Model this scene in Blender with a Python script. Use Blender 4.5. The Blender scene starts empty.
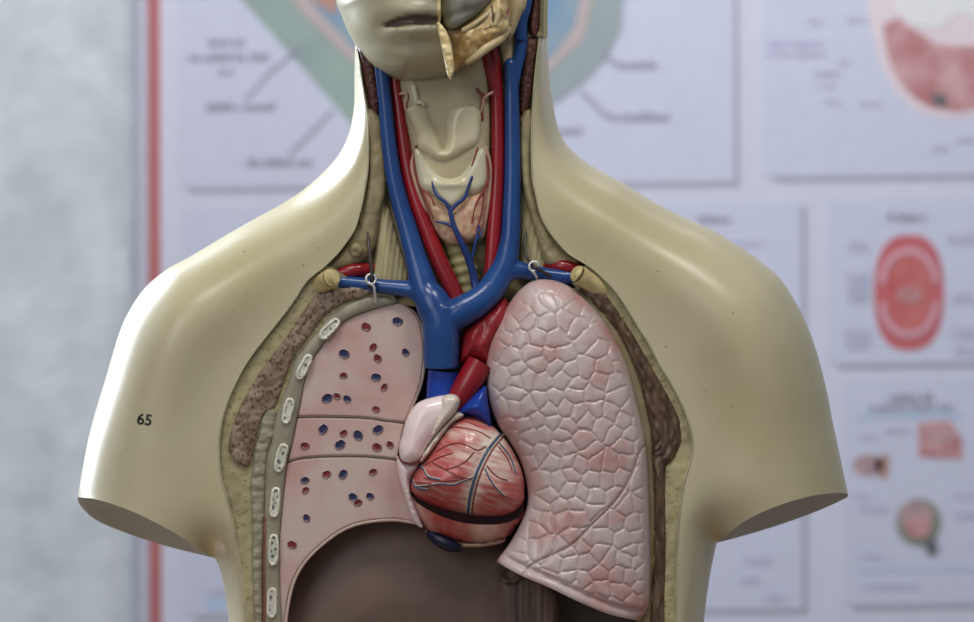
import bpy, math, random
import numpy as np
from mathutils import Vector
from mathutils.geometry import delaunay_2d_cdt

random.seed(7)
rng = np.random.default_rng(11)
COL = bpy.context.scene.collection
U = 0.00055            # metres per unit on the plane y = 0 of the model
F = 1.8 / U            # viewing distance in the same units
ZC = 1.12              # eye height
EX = 1.0

# ------------------------------------------------------------------ helpers
def at(px, py, y):
    """arrays (px, py, depth y in units) -> world metres"""
    px = np.asarray(px, float); py = np.asarray(py, float); y = np.asarray(y, float)
    k = U * (F + y) / F
    return np.stack([(px - 487) * k, y * U + 0 * px, ZC - (py - 311) * k], -1)

def lin(c):
    c = c / 255.0
    return c / 12.92 if c <= 0.04045 else ((c + 0.055) / 1.055) ** 2.4

def S(r, g, b, k=1.6):
    return tuple(min(0.86, lin(v) * k) for v in (r, g, b))

def resample(pts, step, closed):
    P = np.array(pts, float)
    if closed: P = np.vstack([P, P[:1]])
    d = np.hypot(*np.diff(P, axis=0).T)
    t = np.concatenate([[0], np.cumsum(d)])
    n = max(2, int(round(t[-1] / step)))
    s = np.linspace(0, t[-1], n + 1)
    out = np.stack([np.interp(s, t, P[:, k]) for k in range(P.shape[1])], -1)
    return out[:-1] if closed else out

def crom(pts, n=8):
    P = np.array(pts, float)
    if len(P) < 3: return P
    E = np.vstack([2 * P[0] - P[1], P, 2 * P[-1] - P[-2]])
    out = []
    for i in range(1, len(E) - 2):
        p0, p1, p2, p3 = E[i - 1], E[i], E[i + 1], E[i + 2]
        for t in np.linspace(0, 1, n, endpoint=False):
            out.append(0.5 * (2 * p1 + (p2 - p0) * t + (2 * p0 - 5 * p1 + 4 * p2 - p3) * t * t + (3 * p1 - p0 - 3 * p2 + p3) * t ** 3))
    out.append(P[-1])
    return np.array(out)

def smooth_loop(pts, step):
    """closed outline; a point with a third element is a corner"""
    n = len(pts)
    cor = [i for i, p in enumerate(pts) if len(p) > 2]
    q = [p[:2] for p in pts]
    if not cor:
        ext = [q[-2], q[-1]] + q + [q[0], q[1]]
        c = crom(ext, 8)
        c = c[16:16 + 8 * n]
        return resample(c, step, True)
    segs = []
    for a, b in zip(cor, cor[1:] + [cor[0] + n]):
        ch = [q[i % n] for i in range(a, b + 1)]
        c = resample(crom(ch, 8), step, False)
        segs.append(c[:-1])
    return np.vstack(segs)

def seg_dist(P, line, closed=False):
    L = np.array([p[:2] for p in line], float)
    A = L if closed else L[:-1]
    B = np.roll(L, -1, 0) if closed else L[1:]
    out = np.full(len(P), 1e9)
    AB = B - A
    l2 = (AB ** 2).sum(1) + 1e-12
    for s in range(0, len(P), 4000):
        p = P[s:s + 4000][:, None, :]
        t = np.clip(((p - A) * AB).sum(-1) / l2, 0, 1)
        d = p - (A + t[..., None] * AB)
        out[s:s + 4000] = np.sqrt((d ** 2).sum(-1).min(1))
    return out

def inside(P, loop):
    L = np.array(loop); x, y = P[:, 0], P[:, 1]
    r = np.zeros(len(P), bool)
    x0, y0 = L[:, 0], L[:, 1]
    x1, y1 = np.roll(x0, -1), np.roll(y0, -1)
    for a, b, c, d in zip(x0, y0, x1, y1):
        if b == d: continue
        m = ((b > y) != (d > y)) & (x < (c - a) * (y - b) / (d - b) + a)
        r ^= m
    return r

def sst(a, b, x):
    t = np.clip((x - a) / (b - a), 0, 1)
    return t * t * (3 - 2 * t)

def dome(d, R, H):
    t = 1 - np.clip(d / R, 0, 1)
    return H * np.sqrt(np.maximum(0, 1 - t * t))

def gauss(P, cx, cy, sx, sy=None, ang=0):
    sy = sy or sx
    dx, dy = P[:, 0] - cx, P[:, 1] - cy
    c, s = math.cos(ang), math.sin(ang)
    u, v = dx * c + dy * s, -dx * s + dy * c
    return np.exp(-0.5 * ((u / sx) ** 2 + (v / sy) ** 2))

def vnoise(P, scale, seed=0):
    """smooth value noise in -1..1"""
    r = np.random.default_rng(seed).uniform(-1, 1, (256, 256))
    q = P / scale + 100
    i = np.floor(q).astype(int); f = q - i; f = f * f * (3 - 2 * f)
    g = lambda a, b: r[(i[:, 0] + a) % 256, (i[:, 1] + b) % 256]
    return ((g(0, 0) * (1 - f[:, 0]) + g(1, 0) * f[:, 0]) * (1 - f[:, 1]) + (g(0, 1) * (1 - f[:, 0]) + g(1, 1) * f[:, 0]) * f[:, 1])

ROOTS = {}
def root(name, label, cat, loc, group=None):
    o = bpy.data.objects.new(name, None); COL.objects.link(o)
    o.location = loc; o.empty_display_size = 0.02
    o['label'] = label; o['category'] = cat
    if group: o['group'] = group
    ROOTS[o.name] = Vector(loc)
    return o

def origin(parent):
    v = Vector((0, 0, 0))
    while parent is not None:
        v = v + parent.location; parent = parent.parent
    return np.array(v)

def link(name, verts, faces, mat, parent=None, sharp=48, midx=None, label=None, cols=None):
    verts = np.asarray(verts, float) - (origin(parent) if parent else 0)
    me = bpy.data.meshes.new(name)
    me.from_pydata([tuple(v) for v in verts], [], [tuple(int(i) for i in f) for f in faces])
    for m in (mat if isinstance(mat, (list, tuple)) else [mat]): me.materials.append(m)
    me.update()
    me.polygons.foreach_set('use_smooth', [True] * len(me.polygons))
    if sharp: me.set_sharp_from_angle(angle=math.radians(sharp))
    if midx is not None: me.polygons.foreach_set('material_index', [int(i) for i in midx])
    if cols is not None:
        a = me.color_attributes.new('pigment', 'FLOAT_COLOR', 'POINT')
        a.data.foreach_set('color', np.hstack([cols, np.ones((len(cols), 1))]).astype(np.float32).ravel())
    o = bpy.data.objects.new(name, me); COL.objects.link(o)
    if parent: o.parent = parent
    if label: o['label'] = label
    return o

def orient(P, T):
    a, b, c = P[T[:, 0]], P[T[:, 1]], P[T[:, 2]]
    s = (b[:, 0] - a[:, 0]) * (c[:, 1] - a[:, 1]) - (b[:, 1] - a[:, 1]) * (c[:, 0] - a[:, 0])
    T = T.copy(); f = s < 0
    T[f] = T[f][:, ::-1]
    return T          # wound so that the face looks at -y (py grows downwards)

def sheet(loop, spacing, rings=(), extra=None):
    """triangulated plane region: points, triangles, number of boundary points (first in list)"""
    L = np.asarray(loop)
    n = len(L)
    lo, hi = L.min(0), L.max(0)
    gx = np.arange(lo[0], hi[0] + spacing, spacing)
    gy = np.arange(lo[1], hi[1] + spacing, spacing * 0.866)
    G = np.array([(x + (spacing / 2 if j % 2 else 0), y) for j, y in enumerate(gy) for x in gx])
    G = G + np.random.default_rng(3).uniform(-.08, .08, G.shape) * spacing
    G = G[inside(G, L)]
    d = seg_dist(G, L, True)
    rmax = max(rings) if rings else 0
    G = G[d > max(0.6 * spacing, rmax + 0.3 * spacing)]
    pts = [L]
    tan = np.roll(L, -1, 0) - np.roll(L, 1, 0)
    nor = np.stack([-tan[:, 1], tan[:, 0]], -1); nor /= np.linalg.norm(nor, axis=1)[:, None] + 1e-9
    tst = inside(L + nor * 0.3, L)
    if tst.mean() < 0.5: nor = -nor
    for r in rings:
        Q = L + nor * r
        k = inside(Q, L)
        Q = Q[k]
        if len(Q):
            Q = Q[seg_dist(Q, L, True) > 0.85 * r]
            pts.append(Q)
    pts.append(G)
    if extra is not None: pts.append(np.asarray(extra))
    P = np.vstack(pts)
    r = delaunay_2d_cdt([Vector(p) for p in P], [(i, (i + 1) % n) for i in range(n)], [], 0, 1e-3)
    V = np.array([tuple(v) for v in r[0]]); T = np.array(r[2])
    # map boundary back
    idx = {}
    for new, olds in enumerate(r[3]):
        for o in olds: idx[o] = new
    B = [idx[i] for i in range(n)]
    c = V[T].mean(1)
    T = T[inside(c, L)]
    return V, orient(V, T), B

def laplace(P, T, y, fixed, it):
    i = np.concatenate([T[:, 0], T[:, 1], T[:, 2], T[:, 1], T[:, 2], T[:, 0]])
    j = np.concatenate([T[:, 1], T[:, 2], T[:, 0], T[:, 0], T[:, 1], T[:, 2]])
    cnt = np.bincount(i, minlength=len(P)).astype(float); cnt[cnt == 0] = 1
    for _ in range(it):
        m = np.bincount(i, weights=y[j], minlength=len(P)) / cnt
        y = np.where(fixed, y, m)
    return y

def relief(name, loop, mat, parent, front, back=None, spacing=4, rings=(), smooth=0, keep=0,
           matfun=None, colfun=None, label=None, sharp=48, bfun=None):
    """solid with the given outline: front(P, d) is its front relief, back a depth (or function)"""
    P, T, B = sheet(loop, spacing, rings)
    L = np.asarray(loop)
    d = seg_dist(P, L, True)
    y = front(P, d) + 0.0 * d
    if smooth: y = laplace(P, T, y, d <= keep, smooth)
    V = at(P[:, 0], P[:, 1], y)
    faces = [tuple(t) for t in T]
    mi = list(matfun(P[T].mean(1), seg_dist(P[T].mean(1), L, True))) if matfun else None
    cols = colfun(P, d) if colfun else None
    if back is not None:
        nb = len(B)
        by = back(P, d) if callable(back) else np.full(len(P), float(back))
        off = len(V)
        PB = P
        V = np.vstack([V, at(PB[:, 0], PB[:, 1], by)])
        faces += [(t[2] + off, t[1] + off, t[0] + off) for t in T]
        for k in range(nb):
            a, b = B[k], B[(k + 1) % nb]
            if abs(y[a] - by[a]) < 1e-4 and abs(y[b] - by[b]) < 1e-4: continue
            faces.append((a, b, b + off, a + off))
        if mi is not None: mi += [0] * (len(faces) - len(mi))
        if cols is not None: cols = np.vstack([cols, cols])
    o = link(name, V, faces, mat, parent, sharp, mi, label, cols)
    if back is not None:
        fix_normals(o, sharp)
    return o

import bmesh
def fix_normals(o, sharp=48, merge=True):
    bm = bmesh.new(); bm.from_mesh(o.data)
    if merge: bmesh.ops.remove_doubles(bm, verts=bm.verts, dist=1e-7)
    bmesh.ops.recalc_face_normals(bm, faces=bm.faces)
    bm.to_mesh(o.data); bm.free()
    if sharp: o.data.set_sharp_from_angle(angle=math.radians(sharp))

def tube_geo(path, seg=14, n=6, cap=True, round_end=False):
    """path of (px, py, y, r)"""
    P = crom(path, n) if len(path) > 2 else np.array([np.array(path[0]) * (1 - t) + np.array(path[1]) * t for t in np.linspace(0, 1, n)])
    if round_end:
        def ext(p, q):
            dd = (p[:3] - q[:3]); dd /= np.linalg.norm(dd) + 1e-9
            r = p[3]
            return [np.append(p[:3] + dd * r * math.sin(a), max(r * math.cos(a), 0.02 * r)) for a in (0.5, 0.95, 1.3, 1.55)]
        e0 = ext(P[0], P[1])[::-1]; e1 = ext(P[-1], P[-2])
        P = np.vstack([e0, P, e1])
    C = P[:, :3]; R = P[:, 3]
    t = np.gradient(C, axis=0); t /= np.linalg.norm(t, axis=1)[:, None] + 1e-9
    u = np.cross(t[0], [0, 0, 1.0])
    if np.linalg.norm(u) < 1e-3: u = np.cross(t[0], [0, 1.0, 0])
    u /= np.linalg.norm(u)
    V = []; 
    for i in range(len(C)):
        u = u - t[i] * np.dot(u, t[i]); u /= np.linalg.norm(u)
        w = np.cross(t[i], u)
        for k in range(seg):
            a = 2 * math.pi * k / seg
            V.append(C[i] + R[i] * (u * math.cos(a) + w * math.sin(a)))
    V = np.array(V)
    W = at(V[:, 0], V[:, 1], V[:, 2])
    faces = []
    for i in range(len(C) - 1):
        for k in range(seg):
            a, b = i * seg + k, i * seg + (k + 1) % seg
            faces.append((a, b, b + seg, a + seg))
    if cap:
        faces.append(tuple(range(seg))[::-1]); faces.append(tuple(range((len(C) - 1) * seg, len(C) * seg)))
    return W, faces

def tubes(name, paths, mat, parent, seg=14, n=6, round_end=False, remesh=None, label=None, sharp=60):
    V = []; Fs = []; off = 0
    for p in paths:
        v, f = tube_geo(p, seg, n, True, round_end)
        V.append(v); Fs += [tuple(i + off for i in q) for q in f]; off += len(v)
    o = link(name, np.vstack(V), Fs, mat, parent, sharp, None, label)
    fix_normals(o, sharp, False)
    if remesh:
        m = o.modifiers.new('fuse', 'REMESH'); m.mode = 'VOXEL'; m.voxel_size = remesh * U; m.use_smooth_shade = True
        s = o.modifiers.new('soften', 'SMOOTH'); s.factor = 0.5; s.iterations = 8
    return o

def bake(o):
    dg = bpy.context.evaluated_depsgraph_get(); dg.update()
    me = bpy.data.meshes.new_from_object(o.evaluated_get(dg))
    o.modifiers.clear(); o.data = me
    return o

def box_mesh(lo, hi, bevel=0.0, seg=3):
    bm = bmesh.new()
    bmesh.ops.create_cube(bm, size=1)
    for v in bm.verts:
        v.co = Vector([(lo[i] + hi[i]) / 2 + v.co[i] * (hi[i] - lo[i]) for i in range(3)])
    if bevel: bmesh.ops.bevel(bm, geom=bm.edges[:], offset=bevel, segments=seg, affect='EDGES', profile=.5)
    return bm

def link_bm(name, bm, mat, parent=None, sharp=40):
    me = bpy.data.meshes.new(name)
    if parent: bm.transform(__import__('mathutils').Matrix.Translation(-Vector(origin(parent))))
    bm.to_mesh(me); bm.free(); me.materials.append(mat)
    me.polygons.foreach_set('use_smooth', [True] * len(me.polygons)); me.set_sharp_from_angle(angle=math.radians(sharp))
    o = bpy.data.objects.new(name, me); COL.objects.link(o)
    if parent: o.parent = parent
    return o

# ---------------------------------------------------------------- materials
def mat(name, c1, c2=None, rough=0.38, scale=60, thr=(0.35, 0.65), bump=0.0, bscale=400, detail=4, spec=0.4,
        voro=None, stretch=(1, 1, 1), pigment=False, fleck=None, coat=0.0, metal=0.0):
    m = bpy.data.materials.new(name); m.use_nodes = True
    N = m.node_tree.nodes; Lk = m.node_tree.links
    b = N['Principled BSDF']
    b.inputs['Roughness'].default_value = rough
    b.inputs['Specular IOR Level'].default_value = spec
    b.inputs['Metallic'].default_value = metal
    if coat: b.inputs['Coat Weight'].default_value = coat; b.inputs['Coat Roughness'].default_value = .12
    tc = N.new('ShaderNodeTexCoord'); mp = N.new('ShaderNodeMapping'); mp.inputs['Scale'].default_value = stretch
    Lk.new(tc.outputs['Object'], mp.inputs['Vector'])
    c2 = c2 or tuple(v * 0.88 for v in c1)
    nz = N.new('ShaderNodeTexNoise'); nz.inputs['Scale'].default_value = scale; nz.inputs['Detail'].default_value = detail
    Lk.new(mp.outputs[0], nz.inputs['Vector'])
    rp = N.new('ShaderNodeMapRange'); rp.inputs['From Min'].default_value = thr[0]; rp.inputs['From Max'].default_value = thr[1]
    Lk.new(nz.outputs['Fac'], rp.inputs['Value'])
    mx = N.new('ShaderNodeMix'); mx.data_type = 'RGBA'
    mx.inputs['A'].default_value = (*c1, 1); mx.inputs['B'].default_value = (*c2, 1)
    Lk.new(rp.outputs[0], mx.inputs['Factor'])
    colour = mx.outputs['Result']
    if pigment:
        at_ = N.new('ShaderNodeAttribute'); at_.attribute_name = 'pigment'
        ml = N.new('ShaderNodeMix'); ml.data_type = 'RGBA'; ml.blend_type = 'MULTIPLY'; ml.inputs['Factor'].default_value = 1
        Lk.new(colour, ml.inputs['A']); Lk.new(at_.outputs['Color'], ml.inputs['B']); colour = ml.outputs['Result']
    height = None
    if voro:                                       # (scale, colour of the specks, radius low, radius high)
        vs, vc, r0, r1 = voro
        vo = N.new('ShaderNodeTexVoronoi'); vo.inputs['Scale'].default_value = vs
        Lk.new(mp.outputs[0], vo.inputs['Vector'])
        r2 = N.new('ShaderNodeMapRange'); r2.inputs['From Min'].default_value = r0; r2.inputs['From Max'].default_value = r1
        r2.inputs['To Min'].default_value = 1; r2.inputs['To Max'].default_value = 0
        Lk.new(vo.outputs['Distance'], r2.inputs['Value'])
        m2 = N.new('ShaderNodeMix'); m2.data_type = 'RGBA'; m2.inputs['B'].default_value = (*vc, 1)
        Lk.new(colour, m2.inputs['A']); Lk.new(r2.outputs[0], m2.inputs['Factor']); colour = m2.outputs['Result']
        height = r2.outputs[0]
    if fleck:                                      # sparse small marks of wear
        fs, fc, ft = fleck
        n3 = N.new('ShaderNodeTexNoise'); n3.inputs['Scale'].default_value = fs; n3.inputs['Detail'].default_value = 1
        Lk.new(mp.outputs[0], n3.inputs['Vector'])
        r3 = N.new('ShaderNodeMapRange'); r3.inputs['From Min'].default_value = ft; r3.inputs['From Max'].default_value = ft + .03
        Lk.new(n3.outputs['Fac'], r3.inputs['Value'])
        m3 = N.new('ShaderNodeMix'); m3.data_type = 'RGBA'; m3.inputs['B'].default_value = (*fc, 1)
        Lk.new(colour, m3.inputs['A']); Lk.new(r3.outputs[0], m3.inputs['Factor']); colour = m3.outputs['Result']
    Lk.new(colour, b.inputs['Base Color'])
    if bump:
        bp = N.new('ShaderNodeBump'); bp.inputs['Strength'].default_value = bump; bp.inputs['Distance'].default_value = 0.0012
        if height is not None: Lk.new(height, bp.inputs['Height'])
        else:
            n4 = N.new('ShaderNodeTexNoise'); n4.inputs['Scale'].default_value = bscale; n4.inputs['Detail'].default_value = 3
            Lk.new(mp.outputs[0], n4.inputs['Vector']); Lk.new(n4.outputs['Fac'], bp.inputs['Height'])
        Lk.new(bp.outputs[0], b.inputs['Normal'])
    return m

M = {}
M['skin'] = mat('cream_skin_paint', S(154, 147, 121, 1.6), S(146, 137, 106, 1.6), rough=.33, scale=14, thr=(.35, .7), bump=.04, bscale=120, spec=.5, fleck=(420, S(95, 85, 55), .79))
M['cutface'] = mat('stump_paint', S(112, 107, 90, 1.4), S(103, 97, 80, 1.4), rough=.5, scale=30)
M['seam'] = mat('seam_grey', S(125, 122, 100), S(145, 140, 112), rough=.45, scale=90)
M['fat'] = mat('yellow_fat_paint', S(143, 135, 100, 1.5), S(124, 116, 86, 1.5), rough=.42, scale=50, voro=(300, S(114, 105, 76, 1.5), .1, .35), bump=.2)
M['muscle'] = mat('speckled_muscle_paint', S(128, 112, 96, 1.5), S(98, 80, 66, 1.5), rough=.45, scale=120, stretch=(1, 1, .8), voro=(480, S(72, 53, 43, 1.5), .2, .5), bump=-.5)
M['ropemuscle'] = mat('ropy_muscle_paint', S(60, 43, 33, 1.3), S(92, 73, 56, 1.3), rough=.4, scale=300, stretch=(1, 1, .25), bump=.3, bscale=420)
M['darkmuscle'] = mat('dark_red_muscle_paint', S(70, 36, 30), S(58, 34, 28), rough=.45, scale=150, voro=(560, S(110, 78, 60), .08, .35), bump=.4)
M['strip'] = mat('grey_strip_paint', S(126, 122, 102), S(106, 100, 82), rough=.45, scale=160, stretch=(1, 1, 1.6), bump=.4, bscale=500)
M['redstrip'] = mat('red_brown_strip_paint', S(100, 66, 50), S(86, 60, 46), rough=.45, scale=150, bump=.2)
M['ribband'] = mat('grey_green_band_paint', S(126, 121, 104, 1.5), S(112, 106, 90, 1.5), rough=.4, scale=60)
M['rib'] = mat('bone_white_paint', S(190, 188, 174), S(176, 174, 158), rough=.4, scale=200)
M['marrow'] = mat('marrow_paint', S(168, 166, 154), S(150, 148, 138), rough=.5, scale=300, voro=(340, S(74, 72, 70), .22, .46))
M['pleura'] = mat('pleura_paint', S(122, 112, 84, 1.4), S(106, 90, 68, 1.4), rough=.4, scale=60)
M['bone'] = mat('clavicle_paint', S(166, 152, 110), S(146, 130, 90), rough=.42, scale=140)
M['boneend'] = mat('clavicle_end_paint', S(170, 156, 116), S(146, 130, 92), rough=.5, scale=200, voro=(500, S(112, 96, 62), .1, .28))
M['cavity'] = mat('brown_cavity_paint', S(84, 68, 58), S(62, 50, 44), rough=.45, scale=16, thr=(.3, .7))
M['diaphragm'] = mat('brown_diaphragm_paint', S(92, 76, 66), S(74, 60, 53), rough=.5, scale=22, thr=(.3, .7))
M['neckbed'] = mat('neck_bed_paint', S(136, 124, 90), S(118, 106, 76), rough=.42, scale=70, bump=.2, bscale=220)
M['tissue'] = mat('olive_tissue_paint', S(130, 120, 88), S(108, 97, 70), rough=.42, scale=70, bump=.25, bscale=220)
M['fibre'] = mat('tan_fibre_paint', S(152, 142, 108), S(128, 118, 88), rough=.4, scale=260, stretch=(1, 1, .06))
M['blue'] = mat('vein_blue_gloss', S(20, 52, 102, 1.4), S(26, 62, 114, 1.4), rough=.26, scale=40, spec=.5)
M['bright_blue'] = mat('stump_blue_gloss', S(14, 46, 126, 1.4), S(18, 52, 134, 1.4), rough=.25, scale=40, spec=.5)
M['thinblue'] = mat('thin_vein_blue', S(30, 46, 92), S(24, 40, 84), rough=.26, scale=60)
M['fibredia'] = mat('striped_muscle_paint', S(84, 68, 58), S(58, 46, 41), rough=.45, scale=300, stretch=(1, 1, .08))
M['deepblue'] = mat('deep_blue_gloss', S(16, 20, 48, 1.1), S(14, 18, 42, 1.1), rough=.3, scale=40)
M['red'] = mat('artery_red_gloss', S(126, 18, 24, 1.4), S(108, 16, 22, 1.4), rough=.26, scale=40, spec=.5)
M['dullred'] = mat('aorta_red_gloss', S(134, 34, 38, 1.4), S(112, 24, 28, 1.4), rough=.28, scale=60, spec=.5)
M['finered'] = mat('fine_artery_paint', S(122, 46, 42, 1.3), S(114, 54, 46, 1.3), rough=.3, scale=90)
M['palepink'] = mat('pale_pink_strand', S(168, 136, 118, 1.5), S(152, 118, 100, 1.5), rough=.3, scale=90)
M['cartilage'] = mat('cartilage_gloss', S(176, 168, 140), S(162, 152, 120), rough=.22, scale=40, spec=.55)
M['cricoid'] = mat('cricoid_gloss', S(166, 162, 140), S(158, 150, 122), rough=.2, scale=50, spec=.5)
M['throat'] = mat('throat_paint', S(154, 143, 114), S(136, 125, 98), rough=.3, scale=50, spec=.5)
M['gland'] = mat('thyroid_gland_paint', S(156, 136, 108), S(148, 104, 86), rough=.3, scale=220, stretch=(1.6, 1, .3))
M['trachea'] = mat('trachea_paint', S(126, 118, 78), S(104, 96, 62), rough=.4, scale=90)
M['metal'] = mat('eyelet_wire', (.8, .8, .8), (.74, .74, .74), rough=.25, metal=.6)
M['dark_wire'] = mat('hook_wire', S(44, 38, 34), S(34, 30, 28), rough=.35, scale=200)
M['lungcut'] = mat('cut_lung_paint', S(172, 152, 143, 1.34), S(166, 127, 122, 1.34), rough=.34, scale=30, thr=(.45, .68), spec=.45)
M['lungedge'] = mat('lung_margin_paint', S(164, 146, 136, 1.5), S(158, 136, 126, 1.5), rough=.36, scale=40)
M['fissure'] = mat('fissure_paint', S(96, 80, 68, 1.3), S(86, 72, 62, 1.3), rough=.5, scale=60)
M['lip_pale'] = mat('opening_rim_paint', S(150, 128, 128, 1.5), S(136, 116, 122, 1.5), rough=.35, scale=120)
M['open_blue'] = mat('opening_blue', S(36, 36, 64, 1.2), S(46, 48, 80, 1.2), rough=.3, scale=300)
M['open_red'] = mat('opening_red', S(112, 40, 36, 1.25), S(88, 26, 24, 1.25), rough=.3, scale=300)
M['lung'] = mat('cobbled_lung_paint', S(180, 164, 160, 1.2), S(168, 126, 121, 1.2), rough=.28, scale=36, thr=(.46, .68), spec=.5, fleck=(300, S(110, 92, 84), .80))
M['heart'] = mat('heart_paint', (.95, .95, .95), (.84, .82, .82), rough=.22, scale=160, stretch=(1, 1, 1), pigment=True, spec=.5, bump=.25, bscale=260)
M['atrium'] = mat('pale_atrium_paint', S(200, 184, 182), S(192, 168, 166), rough=.2, scale=30, spec=.5)
M['auricle'] = mat('grey_white_auricle', S(184, 174, 162), S(170, 160, 146), rough=.22, scale=50, spec=.5)
M['slit'] = mat('dark_cavity_paint', S(54, 24, 24, 1), S(42, 18, 18, 1), rough=.6, scale=60, spec=.2)
M['heartpale'] = mat('heart_pale_edge', S(170, 156, 140), S(160, 136, 124), rough=.3, scale=60)
M['corblue'] = mat('coronary_vein_blue', S(62, 80, 106, 1.4), S(48, 68, 94, 1.4), rough=.25, scale=90)
M['corwhite'] = mat('coronary_sheath', S(176, 162, 150, 1.5), S(160, 140, 130, 1.5), rough=.25, scale=90)
M['face'] = mat('cream_face_paint', (1, 1, 1), (.93, .91, .88), rough=.3, scale=16, thr=(.35, .7), pigment=True, bump=.04, bscale=120)
M['flap'] = mat('cut_edge_cream', S(190, 176, 132), S(160, 140, 98), rough=.35, scale=150, bump=.3, bscale=300)
M['jaw'] = mat('golden_jaw_paint', S(166, 148, 108, 1.5), S(136, 108, 68, 1.5), rough=.32, scale=110, thr=(.4, .62), bump=.4, bscale=230)
M['jawtan'] = mat('tan_jaw_paint', S(158, 144, 112, 1.5), S(136, 118, 84, 1.5), rough=.32, scale=90, bump=.3, bscale=230)
M['gum'] = mat('grey_gum_paint', S(120, 121, 112), S(100, 99, 90), rough=.25, scale=70, bump=.2, bscale=120)
M['beige'] = mat('beige_neck_paint', S(164, 148, 116), S(150, 134, 104), rough=.36, scale=60)
M['ink'] = mat('black_ink', (.012, .012, .012), (.02, .02, .02), rough=.5)
M['base'] = mat('black_base', (.02, .02, .02), (.03, .03, .03), rough=.4)
M['wood'] = mat('table_wood', (.32, .2, .11), (.22, .13, .07), rough=.4, scale=14, stretch=(.3, 4, 4))
M['plaster'] = mat('rough_plaster', S(184, 189, 194, 1.55), S(164, 170, 175, 1.55), rough=.85, scale=24, thr=(.3, .7), bump=1.0, bscale=55, spec=.1)
M['floor'] = mat('grey_floor', (.3, .29, .28), (.25, .24, .23), rough=.5, scale=6)

# ------------------------------------------------------------------ the room
YW = 1.30 / U                              # depth of the wall behind, in units
def struct(o): o['kind'] = 'structure'; return o
struct(link_bm('floor', box_mesh((-2.2, -3.2, -0.05), (2.2, 1.42, 0.0)), M['floor']))
struct(link_bm('wall_back', box_mesh((-2.2, 1.303, 0.0), (2.2, 1.42, 2.7)), M['plaster']))
# left pier: stands 7 cm proud of the wall and ends in a soft plastered corner
YP = 1.24 / U
xe = float(at(132, 311, YP)[0])
prof = [(-2.2, 1.235)]
r = 0.026
for k in range(13):
    a = math.pi / 2 * k / 12
    prof.append((xe - r + r * math.sin(a), 1.235 + r - r * math.cos(a)))
prof += [(xe, 1.34), (-2.2, 1.34)]
V = [(x, y, 0.0) for x, y in prof] + [(x, y, 2.7) for x, y in prof]
n = len(prof)
Fc = [(i, (i + 1) % n, (i + 1) % n + n, i + n) for i in range(n)] + [tuple(range(n))[::-1], tuple(range(n, 2 * n))]
w = link('wall_left', V, Fc, M['plaster'], None, 40); fix_normals(w, 40); struct(w)

# ------------------------------------------------------------------ the poster
P0 = tuple(at(600, 900, YW)); 
poster = root('anatomy_poster', 'large pale anatomy wall poster with a red stripe down its left edge', 'poster', (float(P0[0]), 1.303, float(P0[2])))
def flat(name, c, rough=.42, c2=None, scale=80):
    return mat(name, c, c2 or tuple(v * .96 for v in c), rough=rough, scale=scale, spec=.3)
PM = dict(board=flat('poster_paper', S(178, 180, 201)), panel=flat('poster_panel', S(174, 176, 197)), red=flat('poster_red', S(168, 102, 104, 1.4)),
          grey=flat('poster_shadow_grey', S(146, 147, 160)), text=flat('poster_text_grey', S(134, 134, 150)), white=flat('poster_white', S(192, 192, 208)),
          green=flat('poster_green', S(132, 150, 142), c2=S(124, 138, 138), scale=18), greygreen=flat('poster_greygreen', S(132, 142, 146)), salmon=flat('poster_salmon', S(164, 152, 152, 1.5)),
          blue=flat('poster_blue', S(104, 136, 164, 1.4), c2=S(128, 146, 158, 1.4), scale=26), lblue=flat('poster_light_blue', S(158, 172, 206)),
          mred=flat('poster_mouth_red', S(178, 96, 102, 1.4)), mteeth=flat('poster_teeth', S(190, 146, 158, 1.45)), mdark=flat('poster_mouth_inner', S(172, 86, 90, 1.45), c2=S(176, 104, 100, 1.45), scale=30),
          skin=flat('poster_skin', S(192, 180, 186)), dred=flat('poster_dark_red', S(158, 100, 104, 1.4), c2=S(186, 150, 152, 1.4), scale=34), purple=flat('poster_purple_grey', S(132, 112, 124), c2=S(168, 140, 140), scale=70),
          orange=flat('poster_orange', S(164, 128, 116, 1.4)), dark=flat('poster_dark', S(92, 92, 96)), olive=flat('poster_olive', S(120, 122, 112)), faint=flat('poster_faint_text', S(164, 164, 184)))
def warp(x, y): return x + 0.003 * (y - 311), y - 0.012 * (x - 460)
YB = YW + 5.0
lev = lambda k: YB - 4.0 - 0.9 * k           # printed layers, each a hair in front of the other
def print_poly(name, pts, m, k, parent=poster, label=None, raw=False, thick=0.8):
    q = np.array([p if raw else warp(*p) for p in pts], float)
    n = len(q)
    s = 0.5 * np.sum(q[:, 0] * np.roll(q[:, 1], -1) - q[:, 1] * np.roll(q[:, 0], -1))
    if s < 0: q = q[::-1]
    Vf = at(q[:, 0], q[:, 1], np.full(n, lev(k))); Vb = at(q[:, 0], q[:, 1], np.full(n, lev(k) + thick))
    fc = [tuple(range(n)), tuple(range(2 * n - 1, n - 1, -1))] + [(i, i + n, (i + 1) % n + n, (i + 1) % n) for i in range(n)]
    o = link(name, np.vstack([Vf, Vb]), fc, m, parent, 30, None, label); fix_normals(o, 30); return o
def rect(x0, y0, x1, y1): return [(x0, y0), (x1, y0), (x1, y1), (x0, y1)]
def oval(cx, cy, a, b, n=40, p=2.0):
    return [(cx + a * np.sign(math.cos(t)) * abs(math.cos(t)) ** (2 / p), cy + b * np.sign(math.sin(t)) * abs(math.sin(t)) ** (2 / p)) for t in np.linspace(0, 2 * math.pi, n, endpoint=False)]
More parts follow.
